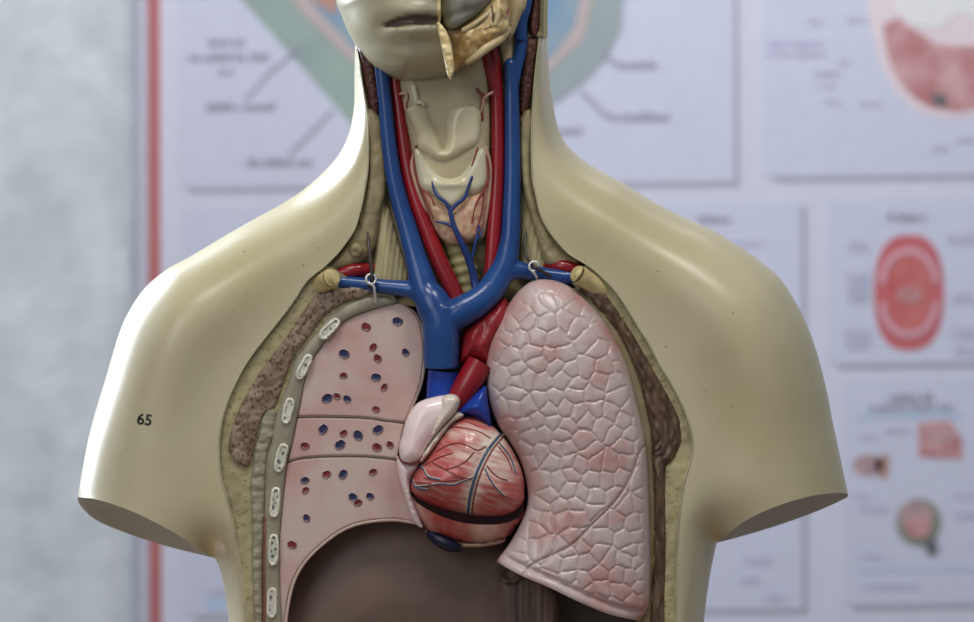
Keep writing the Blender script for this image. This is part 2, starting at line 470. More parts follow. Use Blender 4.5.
def stroke(pts, wd):
    P = np.array(pts, float); t = np.gradient(P, axis=0); t /= np.linalg.norm(t, axis=1)[:, None]
    nn = np.stack([-t[:, 1], t[:, 0]], -1) * wd / 2
    return [tuple(p) for p in P + nn] + [tuple(p) for p in (P - nn)[::-1]]
print_poly('board', rect(138, -420, 1180, 930), PM['board'], 0, thick=4)
print_poly('red_stripe', rect(148, -420, 161, 930), PM['red'], 1, label='red stripe')
def panel(x0, y0, x1, y1, right=True):
    print_poly('panel', rect(x0, y0, x1, y1), PM['panel'], 2)
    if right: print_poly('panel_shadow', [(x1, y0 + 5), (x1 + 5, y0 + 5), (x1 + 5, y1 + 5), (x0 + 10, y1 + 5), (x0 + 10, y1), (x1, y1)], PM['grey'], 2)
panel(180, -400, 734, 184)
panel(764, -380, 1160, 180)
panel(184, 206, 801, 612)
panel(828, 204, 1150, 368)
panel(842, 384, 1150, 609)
def caption(cx, cy, wd, h=6, m='text', rows=1, gap=9, sd=0):
    r_ = random.Random(sd + int(cx * 7 + cy))
    V = []; Fc = []
    for k in range(rows):
        ww = wd * (1 if rows == 1 else r_.uniform(.75, 1.1))
        x = cx - ww / 2
        while x < cx + ww / 2:
            w_ = r_.uniform(3, 6); hh = h * r_.choice((.62, .68, .95))
            yb = cy + k * gap + h / 2
            q = np.array([warp(*p) for p in rect(x, yb - hh, x + w_, yb)])
            i = len(V)
            V += [tuple(v) for v in at(q[:, 0], q[:, 1], np.full(4, lev(6)))] + [tuple(v) for v in at(q[:, 0], q[:, 1], np.full(4, lev(6) + .4))]
            Fc += [(i, i + 1, i + 2, i + 3)] + [(i + a, i + 4 + a, i + 4 + (a + 1) % 4, i + (a + 1) % 4) for a in range(4)]
            x += w_ + (1.0 if r_.random() < .8 else 4)
    o = link('caption', V, Fc, PM[m], poster, 30); fix_normals(o, 30)
def leader(*pts): print_poly('leader_line', stroke(pts, 2.4), PM['text'], 6)
# big section drawing of the top left panel
def T2(pts): return [(x, y + .012 * (x - 460)) for x, y in pts]   # seen positions -> poster frame
sec = print_poly('section_drawing', T2([(150, -95), (243, 0), (300, 64), (352, 124), (400, 152), (470, 156), (520, 132), (553, 105), (583, 84), (608, 58), (622, 30), (626, -10), (600, -120), (470, -260), (250, -220)]), PM['green'], 3)
print_poly('section_right_rim', T2([(520, 132), (553, 105), (583, 84), (608, 58), (622, 30), (626, -10), (600, -20), (594, 22), (576, 52), (548, 74), (510, 110)]), PM['greygreen'], 4, parent=sec)
print_poly('section_band', T2([(250, -70), (300, 10), (352, 62), (420, 100), (500, 92), (552, 70), (584, 40), (596, -10), (560, -120), (440, -210), (290, -150)]), PM['salmon'], 4.6, parent=sec)
print_poly('section_core', T2([(270, -60), (318, 8), (352, 46), (420, 84), (500, 76), (552, 58), (576, 24), (584, -16), (550, -110), (440, -190), (310, -140)]), PM['blue'], 5.2, parent=sec)
print_poly('section_leaf', T2([(296, -30), (312, -2), (335, 16), (345, -20), (330, -60)]), PM['orange'], 5.8, parent=sec)
caption(228, 38, 38, 7); caption(229, 53, 78, 7); caption(229, 67, 18, 7); caption(240, 103, 66, 7); caption(281, 159, 66, 7)
leader((247, 96), (268, 72), (300, 46)); leader((290, 152), (312, 130), (334, 108))
caption(637, 66, 36, 6); leader((603, 50), (612, 62), (620, 66)); caption(641, 118, 54, 7); leader((582, 92), (606, 116), (614, 119)); caption(568, 131, 24, 6)
# top right panel: organ picture
org = print_poly('organ_picture', T2([(868, -120), (866, -30), (870, 20), (880, 62), (896, 92), (918, 112), (945, 119), (985, 116), (1060, 90), (1090, 0), (1060, -120)]), PM['skin'], 3)
print_poly('organ_core', T2([(884, 24), (886, 44), (890, 62), (900, 82), (912, 96), (930, 108), (960, 112), (1000, 104), (1040, 60), (1000, 40), (972, 46), (940, 44), (915, 30), (900, 18)]), PM['dred'], 4, parent=org)
print_poly('organ_light', T2([(900, -60), (896, 10), (912, 24), (940, 30), (958, 12), (1010, 30), (1020, -60)]), PM['white'], 4.4, parent=org)
print_poly('organ_dark', T2([(930, 100), (936, 92), (950, 98), (944, 108)]), PM['dark'], 4.8, parent=org)
for x, y, w_, h_ in ((795, 42, 50, 5), (795, 52, 52, 5), (815, 20, 12, 4), (826, 72, 20, 5), (828, 84, 16, 5), (845, 60, 10, 5), (832, 100, 14, 4), (870, 102, 20, 4), (940, 146, 14, 6), (966, 138, 18, 5), (855, 18, 14, 5)):
    caption(x, y + .012 * (x - 460), w_, h_, 'faint')
caption(713, 221, 30, 6); caption(740, 245, 40, 4, 'faint')
# mouth panel
caption(907, 221, 38, 8)
mo = print_poly('mouth_picture', oval(909, 298, 35, 58, 48, 2.5), PM['mred'], 3)
print_poly('mouth_inner', oval(909, 298, 22, 40, 40, 2.2), PM['mdark'], 4, parent=mo)
arc = lambda s: [(909 + 27 * math.cos(a), 298 + s * (8 + 34 * math.sin(a))) for a in np.linspace(.05, math.pi - .05, 24)]
print_poly('upper_teeth', stroke(arc(-1), 6), PM['mteeth'], 5, parent=mo); print_poly('lower_teeth', stroke(arc(1), 6), PM['mteeth'], 5, parent=mo)
print_poly('tongue', oval(909, 300, 13, 9), PM['dred'], 5, parent=mo)
for x, y, w_ in ((858, 242, 22), (856, 275, 20), (856, 285, 24), (858, 294, 18), (856, 330, 26), (858, 340, 26), (960, 236, 24), (962, 296, 20), (962, 330, 22), (964, 348, 20)): caption(x, y + 4, w_, 4, 'faint', 2, 6)
# lower right panel
caption(909, 402, 40, 8); caption(909, 412, 82, 6)
print_poly('blue_rule', rect(856, 418, 960, 424), PM['lblue'], 3); print_poly('blue_rule', rect(856, 572, 1000, 577), PM['lblue'], 3)
e1 = print_poly('lip_picture', [(918, 428), (950, 427), (962, 446), (962, 466), (938, 464), (918, 462)], PM['dred'], 3)
print_poly('lip_gap', oval(941, 441, 13, 5), PM['purple'], 4, parent=e1)
print_poly('ear_picture', oval(867, 470, 15, 11, 30), PM['purple'], 3); print_poly('ear_picture', [(874, 464), (888, 458), (889, 472), (885, 486), (876, 478)], PM['orange'], 3)
ey = print_poly('eye_picture', oval(918, 528, 23, 24), PM['olive'], 3)
print_poly('eye_white', oval(915, 522, 16, 15), PM['purple'], 4, parent=ey); print_poly('eye_core', oval(918, 532, 13, 12), PM['dred'], 5, parent=ey)
print_poly('eye_nerve', [(922, 548), (934, 542), (938, 558), (928, 562)], PM['dark'], 5, parent=ey)
for x, y, w_ in ((895, 434, 22), (868, 440, 20), (860, 500, 20), (872, 512, 26), (962, 500, 18), (964, 520, 20), (868, 560, 22), (890, 590, 60)): caption(x, y, w_, 4, 'faint', 1)
caption(757, 563, 26, 5, 'faint'); caption(748, 582, 18, 5, 'faint'); caption(770, 600, 14, 5, 'faint')
print_poly('blue_spot', oval(215, 601, 13, 7), PM['lblue'], 3); caption(220, 588, 30, 4, 'faint')

# ------------------------------------------------------------------ the table (below the frame)
zt = float(at(487, 965, 60)[2])
table = root('table', 'wooden table carrying the torso model', 'table', (0, 0.05, 0))
link_bm('tabletop', box_mesh((-.55, -.28, zt - .03), (.55, .42, zt), .004), M['wood'], table)
for x in (-.5, .5):
    for y in (-.23, .37): link_bm('leg', box_mesh((x - .025, y - .025, 0), (x + .025, y + .025, zt - .03), .003), M['wood'], table)

# ------------------------------------------------------------------ torso
zb = zt
torso = root('torso_model', 'cream anatomical torso model with open chest and cut arm stumps', 'anatomical model', (0, 0.05, zb))
Y0 = 75.0; HF = 90.0; RR = 74.0
L_sil = [(355, 40), (355, 49), (354.5, 80), (354, 107), (348, 136), (332.5, 162.6), (296, 195), (240, 227), (192, 255.4), (166, 270), (144, 289), (127.5, 314), (118, 337), (107, 374), (97, 407), (88.7, 437), (83, 466), (77.8, 497)]
L_low = [(77.8, 497), (80, 505), (96, 520), (129, 534), (166, 546), (200, 554.5), (214.5, 558)]
L_up = [(77.8, 497), (92, 498.5), (106, 502), (122, 507.5), (137, 513.5), (162, 526), (184, 538.5), (199, 549), (214.5, 558)]
L_side = [(214.5, 558), (219, 567), (224, 586), (229, 622), (233, 680), (236, 760), (226, 840), (222, 905)]
R_sil = [(547, 38), (548.5, 60), (549.6, 80), (553.6, 107), (559, 130), (568, 146), (589, 164), (620, 181), (646, 197), (675, 213), (711, 229.5), (742, 248), (764, 264), (782, 281), (796, 303), (807, 325), (817, 353), (826, 387), (833, 423), (840.5, 458), (848, 494)]
R_low = [(848, 494), (846, 498), (815, 512), (776, 526), (737, 537.6), (717, 542.7)]
R_up = [(848, 494), (838, 493), (811, 496), (776, 506.5), (745, 521), (717, 542.7)]
R_side = [(717, 542.7), (714, 555), (709, 582), (704, 622), (700, 680), (698, 760), (706, 840), (712, 905)]
A_l = [(357.5, 49), (360, 67), (364, 93), (367.5, 115), (368.5, 145), (367.5, 171), (364, 193), (360, 211), (354, 230), (341, 249), (326, 265), (307, 280.5), (291, 305), (268, 334), (249, 359), (236, 382), (226.5, 404), (221, 425), (219, 448), (221, 478), (226.5, 496), (232, 518), (237.5, 548), (242, 577), (246, 622), (249, 700)]
A_r = [(539.5, 38), (536, 67), (533.6, 93), (532, 120), (531.5, 150), (532.5, 177), (536, 195), (541.6, 217), (552, 235), (568, 253), (587, 264.6), (602, 277), (617.5, 293.6), (633, 318), (648, 342.5), (663, 370), (675.5, 391), (685, 411), (691.5, 431), (693, 446), (690.6, 460), (684, 485), (679.5, 516), (677, 555), (675, 622), (672, 700)]
c6 = lambda c: crom(c, 6)
sil = [c6(L_sil), c6(L_side), c6(R_sil), c6(R_side)]
def d_sil(P): return np.min([seg_dist(P, s) for s in sil], 0)
apl = np.vstack([c6(A_l), c6(A_r)[::-1]])
def d_ap(P): return np.minimum(seg_dist(P, c6(A_l)), seg_dist(P, c6(A_r)))
def loopc(*ch):
    out = []
    for c in ch:
        c = np.asarray(c, float)
        if out and np.hypot(*(c[0] - out[-1])) > 1e-6: c = np.vstack([out[-1], c])
        rev = tuple(c[0]) > tuple(c[-1])                 # same points whichever way a chain is walked
        q = resample(c[::-1] if rev else c, 4.0, False)
        if rev: q = q[::-1]
        out += list(q if not out else q[1:])
    if np.hypot(*(out[0] - out[-1])) < 1e-6: out = out[:-1]
    else: out += list(resample(np.vstack([out[-1], out[0]]), 4.0, False)[1:-1])
    return np.array(out)
def skin_y(P, d=None):
    ds = d_sil(P)
    full = Y0 - dome(ds, RR, HF)
    full -= 15 * gauss(P, 170, 335, 52, 80) + 15 * gauss(P, 757, 330, 52, 80)          # deltoids
    full += 16 * sst(2, 20, ds) * gauss(P, 205, 512, 8, 40, -.16) + 16 * sst(2, 20, ds) * gauss(P, 714, 500, 8, 42, .1)   # folds above the armpits
    full -= 2.5 * gauss(P, 250, 285, 60, 22, -.45) + 2.5 * gauss(P, 660, 272, 60, 22, .45)   # collar bones under the skin
    da = d_ap(P)
    t = sst(0, 1, da / np.minimum(85, .9 * (da + ds) + 1e-3))
    rim = -5 + 8 * (1 - sst(110, 230, P[:, 1]))
    return rim * (1 - t) + full * t
def skin_s(P, d=None):
    """the same surface with its creases rounded off"""
    r = np.minimum(17, .62 * d_sil(P))[:, None]
    acc = skin_y(P); wt = 1.0
    for f, n, w_ in ((.4, 6, .9), (.75, 9, .6), (1.0, 12, .35)):
        for k in range(n):
            a = 2 * math.pi * (k + .5 * f) / n
            acc = acc + w_ * skin_y(P + r * f * np.array([math.cos(a), math.sin(a)])); wt += w_
    return acc / wt
Lc = [c6(x) for x in (L_sil, L_low, L_up, L_side, R_sil, R_low, R_up, R_side)]
bot = np.array([(222., 905), (460, 915), (712, 905)])
front_loop = loopc(c6(A_l)[::-1], Lc[0], Lc[2], Lc[3], bot[1:2], Lc[7][::-1], Lc[6][::-1], Lc[4][::-1], c6(A_r), np.array([[672., 700], [600, 730], [460, 740], [330, 730], [249, 700]]))
P, T, B = sheet(front_loop, 5, rings=(0.5, 1.2, 2.3, 3.8, 6, 9, 12.5, 16.5, 21, 26))
y = skin_s(P)
skinP, skinY = P, y
V = at(P[:, 0], P[:, 1], y); faces = [tuple(t) for t in T]
# rim wall of the opening, turned back into the body
rimI = [i for i in B if d_ap(P[i:i + 1])[0] < .6 or P[i, 1] > 695 and P[i, 1] < 742 and 240 < P[i, 0] < 690]
setr = set(rimI); off = len(V); add = {}
ex = []
for k in range(len(B)):
    a, b = B[k], B[(k + 1) % len(B)]
    if a in setr and b in setr:
        for q in (a, b):
            if q not in add: add[q] = off + len(ex); ex.append(at(P[q, 0], P[q, 1], y[q] + 40))
        faces.append((a, b, add[b], add[a]))
V = np.vstack([V, np.array(ex)])
skin = link('skin', V, faces, M['skin'], torso, 60)
fix_normals(skin, 60, False)
def skin_at(Q):
    return np.array([np.average(skinY[(i := np.argsort(((skinP - q) ** 2).sum(1))[:4])], weights=1 / (0.5 + ((skinP[i] - q) ** 2).sum(1))) for q in Q])
# back of the torso
neck_top = np.array([(547., 38), (500, 34), (420, 34), (355, 40)])
back_loop = loopc(Lc[0], Lc[1], Lc[3], bot[1:2], Lc[7][::-1], Lc[5][::-1], Lc[4][::-1], neck_top[1:3])
def back_y(P, d=None): return Y0 + dome(d_sil(P), 95, 105)
relief('back_shell', back_loop, M['skin'], torso, back_y, None, 8, rings=(0.8, 2.5, 5.5))
# cut ends of the arms
def cut(up, low):
    U_, Lw = c6(up), c6(low)
    lp = loopc(U_, Lw[::-1][1:-1])
    def fy(P, d):
        o = np.argsort(U_[:, 0]); q = np.argsort(Lw[:, 0])
        yu = np.interp(P[:, 0], U_[o, 0], U_[o, 1]); yl = np.interp(P[:, 0], Lw[q, 0], Lw[q, 1])
        t = np.clip((P[:, 1] - yu) / np.maximum(yl - yu, .6), 0, 1)
        a = skin_s(np.stack([P[:, 0], yu], -1)); b = np.minimum(back_y(np.stack([P[:, 0], yl], -1)), 175)
        return a * (1 - t) + b * t
    relief('cut_arm_face', lp, M['cutface'], torso, fy, None, 4, label='flat grey cut face of the arm stump')
cut(L_up, L_low); cut(R_up, R_low)
# base
ring = [(467 + 235 * math.cos(a), 80 + 150 * math.sin(a)) for a in np.linspace(0, 2 * math.pi, 64, endpoint=False)]
z1 = float(at(487, 880, 60)[2])
V = [((x - 487) * U, yy * U, z) for z in (zb, z1 + .006) for x, yy in ring]
fc = [(i, (i + 1) % 64, (i + 1) % 64 + 64, i + 64) for i in range(64)] + [tuple(range(64))[::-1], tuple(range(64, 128))]
link('plinth', V, fc, M['base'], torso, 30)
# seam line around the opening
for ch in (A_l, A_r):
    q = c6(ch); q = q[::2]
    yy = skin_at(q)
    tubes('seam_line', [[(x, y_, z + .1, 1.0) for (x, y_), z in zip(q, yy)]], M['seam'], torso, 8, 1)
# the number on the arm
cu = bpy.data.curves.new('number_mark', 'FONT'); cu.body = '65'; cu.size = 15.5; cu.offset = .28; cu.align_x = 'CENTER'; cu.align_y = 'CENTER'
to = bpy.data.objects.new('number_mark', cu); COL.objects.link(to)
dg = bpy.context.evaluated_depsgraph_get(); me = bpy.data.meshes.new_from_object(to.evaluated_get(dg))
bpy.data.objects.remove(to)
bm = bmesh.new(); bm.from_mesh(me); bmesh.ops.triangulate(bm, faces=bm.faces)
a = math.radians(7)
q = np.array([(144.5 + v.co.x * math.cos(a) + v.co.y * math.sin(a), 420 - (v.co.y * math.cos(a) - v.co.x * math.sin(a))) for v in bm.verts])
bm.verts.index_update()
zz = skin_at(q) - .5
ff = [tuple(v.index for v in f.verts) for f in bm.faces]
bm.free()
num = link('number_mark', at(q[:, 0], q[:, 1], zz), ff, M['ink'], skin, 0, None, 'black stamped number 65')

# ---- cross section layers around the opening
def slope(y_out, y_in, dist): return lambda P, d: y_out + (y_in - y_out) * np.clip(d / dist, 0, 1)
def lp(pts, step=3): return smooth_loop(pts, step)
ribO = [(398, 302), (386, 296), (368, 297), (349, 304), (331, 315), (313, 337), (297, 356), (289, 379), (281, 401), (275, 420), (271, 443), (266, 461), (264, 507), (262, 550), (262, 622), (262, 700)]
lungO = [(394, 304), (371, 310), (352, 317), (336, 328), (321, 346.5), (309, 366), (303.5, 385), (300, 404), (297, 417), (292, 443), (287, 461), (283.5, 492), (280.5, 522), (279, 553), (280, 590), (282, 622), (284, 700)]
aL = c6([p for p in A_l if p[1] > 255])
fatL = resample(np.vstack([[(334, 268)], aL, c6(ribO)[::-1], [(384, 284), (350, 279)]]), 3, True)
def rimfield(P):
    return np.clip(-2 + 0.10 * d_ap(P), -3, 4)
relief('fat_layer', fatL, M['fat'], torso, lambda P, d: rimfield(P) + 1.2 + .8 * vnoise(P, 6, 1), 70, 3, label='olive yellow fat layer')
pecL = lp([(316, 295), (300, 316), (284, 340), (262, 369), (246, 395), (234.5, 420), (229, 443), (231, 456), (240, 465), (249, 465.5), (254, 448), (261, 420), (271, 410), (277, 402), (285, 380), (294, 357), (309, 336), (326, 314), (344, 303), (362, 297), (380, 293), (396, 296), (392, 288), (370, 285), (345, 288), (330, 290)])
relief('chest_muscle', pecL, M['muscle'], torso, lambda P, d: rimfield(P) - 1 - dome(d, 7, 3) + .9 * vnoise(P, 3.2, 2) + .8 * vnoise(P, 9, 3), 60, 1.7, label='speckled brown chest muscle')
seg_ = lp([(266, 408), (276, 412), (273, 437), (268, 449), (266, 464), (264, 507), (262, 560), (262, 622), (262, 700, 1), (254, 700, 1), (254, 622), (252, 560), (252, 522), (251, 482), (253, 464), (255, 449), (259, 436), (262, 419)])
relief('fibre_strip', seg_, M['strip'], torso, lambda P, d: rimfield(P) - .5 - dome(d, 5, 2.5) + 1.0 * np.abs(np.sin(P[:, 1] * .26 + vnoise(P, 20, 4))) ** 6 + .7 * vnoise(P, 4, 5), 60, 1.8)
relief('red_strip', lp([(264, 512), (269, 522), (271, 560), (270, 622), (270, 700, 1), (262, 700, 1), (262, 622), (262.5, 560)]), M['redstrip'], torso, lambda P, d: 1.5 + 0 * d - dome(d, 4, 1.5), 60, 2.5)
ribB = resample(np.vstack([c6(ribO), c6(lungO)[::-1]]), 3, True)
band = relief('rib_band', ribB, M['ribband'], torso, lambda P, d: 3.5 - dome(d, 8, 4), 70, 2.5, rings=(.6, 1.6))
for cx, cy, ln, wd, ang in ((329.5, 329, 27, 11, -46), (304, 367, 28, 10, -64), (288, 411, 27, 10.5, -77), (281, 458, 30, 11, -77), (275, 502.5, 31, 10.5, -84), (273.5, 550, 32, 10.5, -89), (272, 603, 31, 10.5, -88), (272.5, 655, 31, 10.5, -90)):
    a = math.radians(ang); r2 = random.Random(cx)
    o_ = []
    for t in np.linspace(0, 2 * math.pi, 26, endpoint=False):
        u = ln / 2 * np.sign(math.cos(t)) * abs(math.cos(t)) ** .55; v = wd / 2 * np.sign(math.sin(t)) * abs(math.sin(t)) ** .7 * (1 + r2.uniform(-.08, .08))
        o_.append((cx + u * math.cos(a) - v * math.sin(a), cy + u * math.sin(a) + v * math.cos(a)))
    relief('rib_end', smooth_loop(o_, 1.6), [M['rib'], M['marrow']], band, lambda P, d: -1.5 - dome(d, 2.4, 2.2) + 1.6 * sst(2, 3, d), 20, 1.4, matfun=lambda c, d: (d > 2.5).astype(int), label='white cut rib with grey marrow')

musRo = [(586, 285), (599, 287.5), (614, 306), (630, 330), (645, 355), (660, 382), (672, 403), (679.5, 422), (681, 440), (676, 454), (670, 463), (665.5, 469), (665, 507), (665.5, 553), (664, 622), (663, 700)]
musRi = [(578, 290), (590, 300), (602, 312), (617, 330), (630, 355), (639, 379), (646, 406), (651, 431), (653, 461), (655, 507), (654, 553), (652, 600), (651, 622), (650, 700)]
aR = c6([p for p in A_r if p[1] > 255])
fatR = resample(np.vstack([aR, c6(musRi)[::-1], [(566, 276)]]), 3, True)
relief('fat_layer', fatR, M['fat'], torso, lambda P, d: rimfield(P) + 1.2 + .8 * vnoise(P, 6, 6), 70, 3, label='olive yellow fat layer')
mR = resample(np.vstack([c6(musRo), c6(musRi)[::-1]]), 2.5, True)
def ropey(P, d):
    o = c6(musRo); s = seg_dist(P, o)
    return rimfield(P) - dome(d, 5, 4) + 1.7 * np.abs(np.sin(s * .5 + 1.3 * vnoise(P * np.array([1, .35]), 9, 7))) + 1.1 * vnoise(P * np.array([1, .3]), 2.8, 8)
relief('chest_muscle', mR, M['ropemuscle'], torso, ropey, 60, 1.6, label='ropy dark brown chest muscle')
plO = [(576, 286), (590, 298), (603, 311), (618, 329), (631, 354), (640, 378), (647, 405), (652, 431), (654, 461), (656, 507), (655, 553), (653, 600), (652, 622), (651, 700)]
plI = [(558, 300), (575, 310), (590, 330), (605, 352), (615, 378), (622, 406), (630, 431), (636, 461), (638, 507), (638, 553), (636, 600), (635, 622), (634, 700)]
relief('pleura_band', resample(np.vstack([c6(plO), c6(plI)[::-1]]), 3, True), M['pleura'], torso, lambda P, d: 4.5 - dome(d, 4, 4), 70, 2.5)

# ---- floor of the chest and of the neck
chest = resample(np.vstack([[(372, 276), (330, 296)], c6([(290, 330), (262, 370), (240, 430), (240, 500), (250, 580), (250, 700)]), [(300, 725), (460, 735), (600, 725), (674, 700)], c6([(674, 620), (676, 520), (672, 440), (650, 370), (610, 310), (560, 272)]), [(480, 262)]]), 5, True)
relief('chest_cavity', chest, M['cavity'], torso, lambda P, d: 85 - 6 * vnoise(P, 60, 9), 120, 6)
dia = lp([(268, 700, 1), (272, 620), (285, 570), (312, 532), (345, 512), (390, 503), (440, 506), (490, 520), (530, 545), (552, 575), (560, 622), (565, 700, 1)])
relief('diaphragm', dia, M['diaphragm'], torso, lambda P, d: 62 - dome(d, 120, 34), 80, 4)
relief('diaphragm_crus', lp([(496, 600), (500, 574), (520, 566), (545, 578), (557, 596), (562, 640), (560, 700, 1), (500, 700, 1)]), M['fibredia'], torso, lambda P, d: 42 - dome(d, 14, 14) + 1.2 * np.abs(np.sin(P[:, 0] * .5)), 80, 2.2)
relief('vein_opening', lp(oval(510, 574, 13, 11, 14)), M['fibredia'], torso, lambda P, d: 26 - dome(d, 4, 4) + 5 * sst(3, 8, d), 60, 2)
neck = resample(np.array([(360, 44), (362, 40), (537, 36), (534, 70), (531, 110), (530, 150), (531, 180), (540, 225), (556, 248), (580, 270), (540, 300), (470, 312), (400, 305), (332, 276), (352, 250), (368, 200), (369, 120), (364, 70)], float), 4, True)
relief('neck_bed', neck, M['neckbed'], torso, lambda P, d: 22 + 2 * vnoise(P, 14, 10), 70, 4)
relief('neck_tissue', lp([(367, 110), (368.5, 145), (367.5, 171), (364, 193), (360, 211), (354, 230), (341, 249), (325, 266), (330, 272), (345, 268), (362, 262), (374, 248), (380, 218), (387, 185), (384, 140), (380, 118)]), M['tissue'], torso, lambda P, d: 9 - dome(d, 10, 7) + .8 * vnoise(P, 5, 11), 60, 2.5)
relief('neck_tissue', lp([(532, 112), (531.5, 150), (532.5, 177), (536, 195), (541.6, 217), (552, 235), (568, 253), (579, 262), (574, 269), (556, 268), (545, 262), (536, 235), (524, 195), (519, 160), (520, 118)]), M['tissue'], torso, lambda P, d: 9 - dome(d, 10, 7) + .8 * vnoise(P, 5, 12), 60, 2.5)
def fib(cx): return lambda P, d: 16 - dome(d, 10, 6) + 1.3 * np.abs(np.sin((P[:, 0] - cx + .12 * (P[:, 1] - 240)) * .62))
relief('scalene_muscle', lp([(377, 190), (388, 206), (398, 240), (408, 285), (374, 285), (374, 260), (376, 220)]), M['fibre'], torso, fib(390), 40, 1.6, label='striped tan neck muscle')
relief('scalene_muscle', lp([(521, 185), (528, 195), (536, 228), (547, 272), (523, 276), (520, 240)]), M['fibre'], torso, fib(532), 40, 1.6, label='striped tan neck muscle')
relief('neck_tissue', lp([(499, 34), (514, 34), (513, 66), (504, 68), (500, 56)]), M['beige'], torso, lambda P, d: 14 - dome(d, 5, 4), 40, 2.5)
relief('tissue_knot', lp(oval(356, 250, 8, 9, 12)), M['tissue'], torso, lambda P, d: 4 - dome(d, 6, 6) + 1.2 * vnoise(P, 3, 30), 20, 1.5)
relief('neck_muscle', lp([(358, 46), (366, 44), (376, 62), (379, 80), (380, 105), (378, 126), (371, 115), (366.5, 92), (361, 66)]), M['darkmuscle'], torso, lambda P, d: 14 - dome(d, 8, 8) + .9 * vnoise(P, 3, 13), 60, 1.6, label='dark red speckled neck muscle')
relief('neck_muscle', lp([(525, 40), (537, 39), (536, 60), (533, 85), (528, 112), (521, 118), (518, 105), (522, 70)]), M['darkmuscle'], torso, lambda P, d: 14 - dome(d, 8, 8) + .9 * vnoise(P, 3, 14), 60, 1.6, label='dark red speckled neck muscle')

# collar bone stubs
def stub(x0, y0, x1, y1, z0, z1, r0, r1):
    W, fc = tube_geo([(x0, y0, z0, r0), ((x0 + x1) / 2, (y0 + y1) / 2, (z0 + z1) / 2, (r0 + r1) / 2 * .95), (x1, y1, z1, r1), (x1 + (x1 - x0) * .02, y1 + (y1 - y0) * .02, z1 - 1, r1 * .8)], 22, 6)
    mi = [0] * len(fc); mi[-1] = 1
    o = link('collar_bone', W, fc, [M['bone'], M['boneend']], torso, 50, mi); return o
stub(315, 288, 330.5, 278.5, 16, -14, 10.5, 9.8)
stub(612, 296, 579, 275, 14, -10, 10, 9.5)

# ---- great vessels
JL = [(380, 60, 4, 6.5), (382.5, 80, 4, 6.8), (385.5, 107, 4, 7.2), (388.5, 140, 4, 7.6), (393, 172, 3, 8), (400, 203, 2, 8.8), (409, 234, 0, 9.8), (416, 259, -2, 11.2), (424, 287, -5, 14)]
JR = [(510, 64, 0, 6), (511.5, 85, 2, 7), (512, 120, 2, 7.6), (512.5, 170, 2, 8.2), (511.5, 210, 1, 9), (510, 240, -1, 10), (505, 265, -4, 12.2), (493, 287, -7, 13.5)]
tubes('jugular_vein', [JL], M['blue'], torso, 18, 8, label='blue vein down the side of the neck')
tubes('jugular_vein', [JR], M['blue'], torso, 18, 8, True, label='blue vein down the side of the neck')
tubes('side_vein', [[(522, 36, 10, 6.5), (520, 52, 9, 6.5), (516, 68, 7, 6.5), (513, 86, 4, 6)]], M['blue'], torso, 14, 6)
trunk = tubes('venous_trunk', [JL[-3:] + [(432, 302, -8, 17.5), (441, 320, -10, 18.5)], JR[-3:] + [(479, 301, -10, 14.5), (462, 311, -11, 15.5), (446, 320, -10, 16)],
                       [(339, 282, 6, 7), (365, 284.5, 4, 7), (390, 287, 0, 7.5), (412, 290, -3, 9), (430, 297, -6, 12)], [(580, 278, 6, 7), (556, 276, 3, 7), (535, 273, 0, 7.5), (515, 270, -3, 9.5), (500, 276, -5, 11)],
                       [(443, 306, -10, 17), (441, 325, -10, 18.5), (441, 345, -8, 18.3), (441, 368, -6, 17.5)]], M['blue'], torso, 20, 8, remesh=1.3, label='blue joined great veins of the chest')
bake(trunk)
trunk.data.polygons.foreach_set('use_smooth', [True] * len(trunk.data.polygons))
tubes('carotid_artery', [[(393, 70, 12, 5), (396, 88, 12, 5.5), (400, 115, 11, 6.2), (404.5, 148, 10, 6.8), (410, 178, 8, 7.2), (418, 205, 6, 7.8), (428, 232, 4, 8.2), (438.5, 259, 2, 8.6), (450, 283, 0, 8.6), (460, 306, 0, 8.5)]], M['red'], torso, 18, 8, label='red artery beside the windpipe')
tubes('carotid_artery', [[(482, 44, 4, 4.5), (487, 60, 4, 6), (493, 78, 5, 6.5), (497, 100, 6, 6.5), (498, 140, 6, 6.8), (497.5, 177, 6, 7), (495, 217, 4, 7.3), (492, 257, 2, 7), (489, 300, 2, 7)],
                          [(492, 44, 6, 5), (494, 58, 6, 6), (496, 78, 6, 6.2), (497.5, 98, 6, 6.2)]], M['red'], torso, 18, 8, label='red forked artery beside the windpipe')
tubes('subclavian_artery', [[(336, 275, 9, 6), (350, 271, 7, 6.6), (362, 269.5, 10, 6.8), (376, 269, 24, 6.5)]], M['red'], torso, 14, 6)
tubes('subclavian_artery', [[(540, 268, 24, 6.5), (556, 266.5, 9, 7), (568, 267, 5, 7), (582, 272, 8, 6)]], M['red'], torso, 14, 6)
relief('aortic_arch', lp([(459, 365), (460, 345), (464, 330), (474, 320), (488, 307), (506, 298), (510, 322), (500, 338), (492, 352), (489, 364), (474, 359)], 2.5), M['dullred'], torso,
       lambda P, d: 6 - dome(d, 15, 20) + 3 * gauss(P, 480, 336, 3, 12, .4) - 2.5 * gauss(P, 474, 338, 4, 9, .3) + 1.0 * vnoise(P, 7, 15), 40, 2.2, rings=(.6, 1.5))

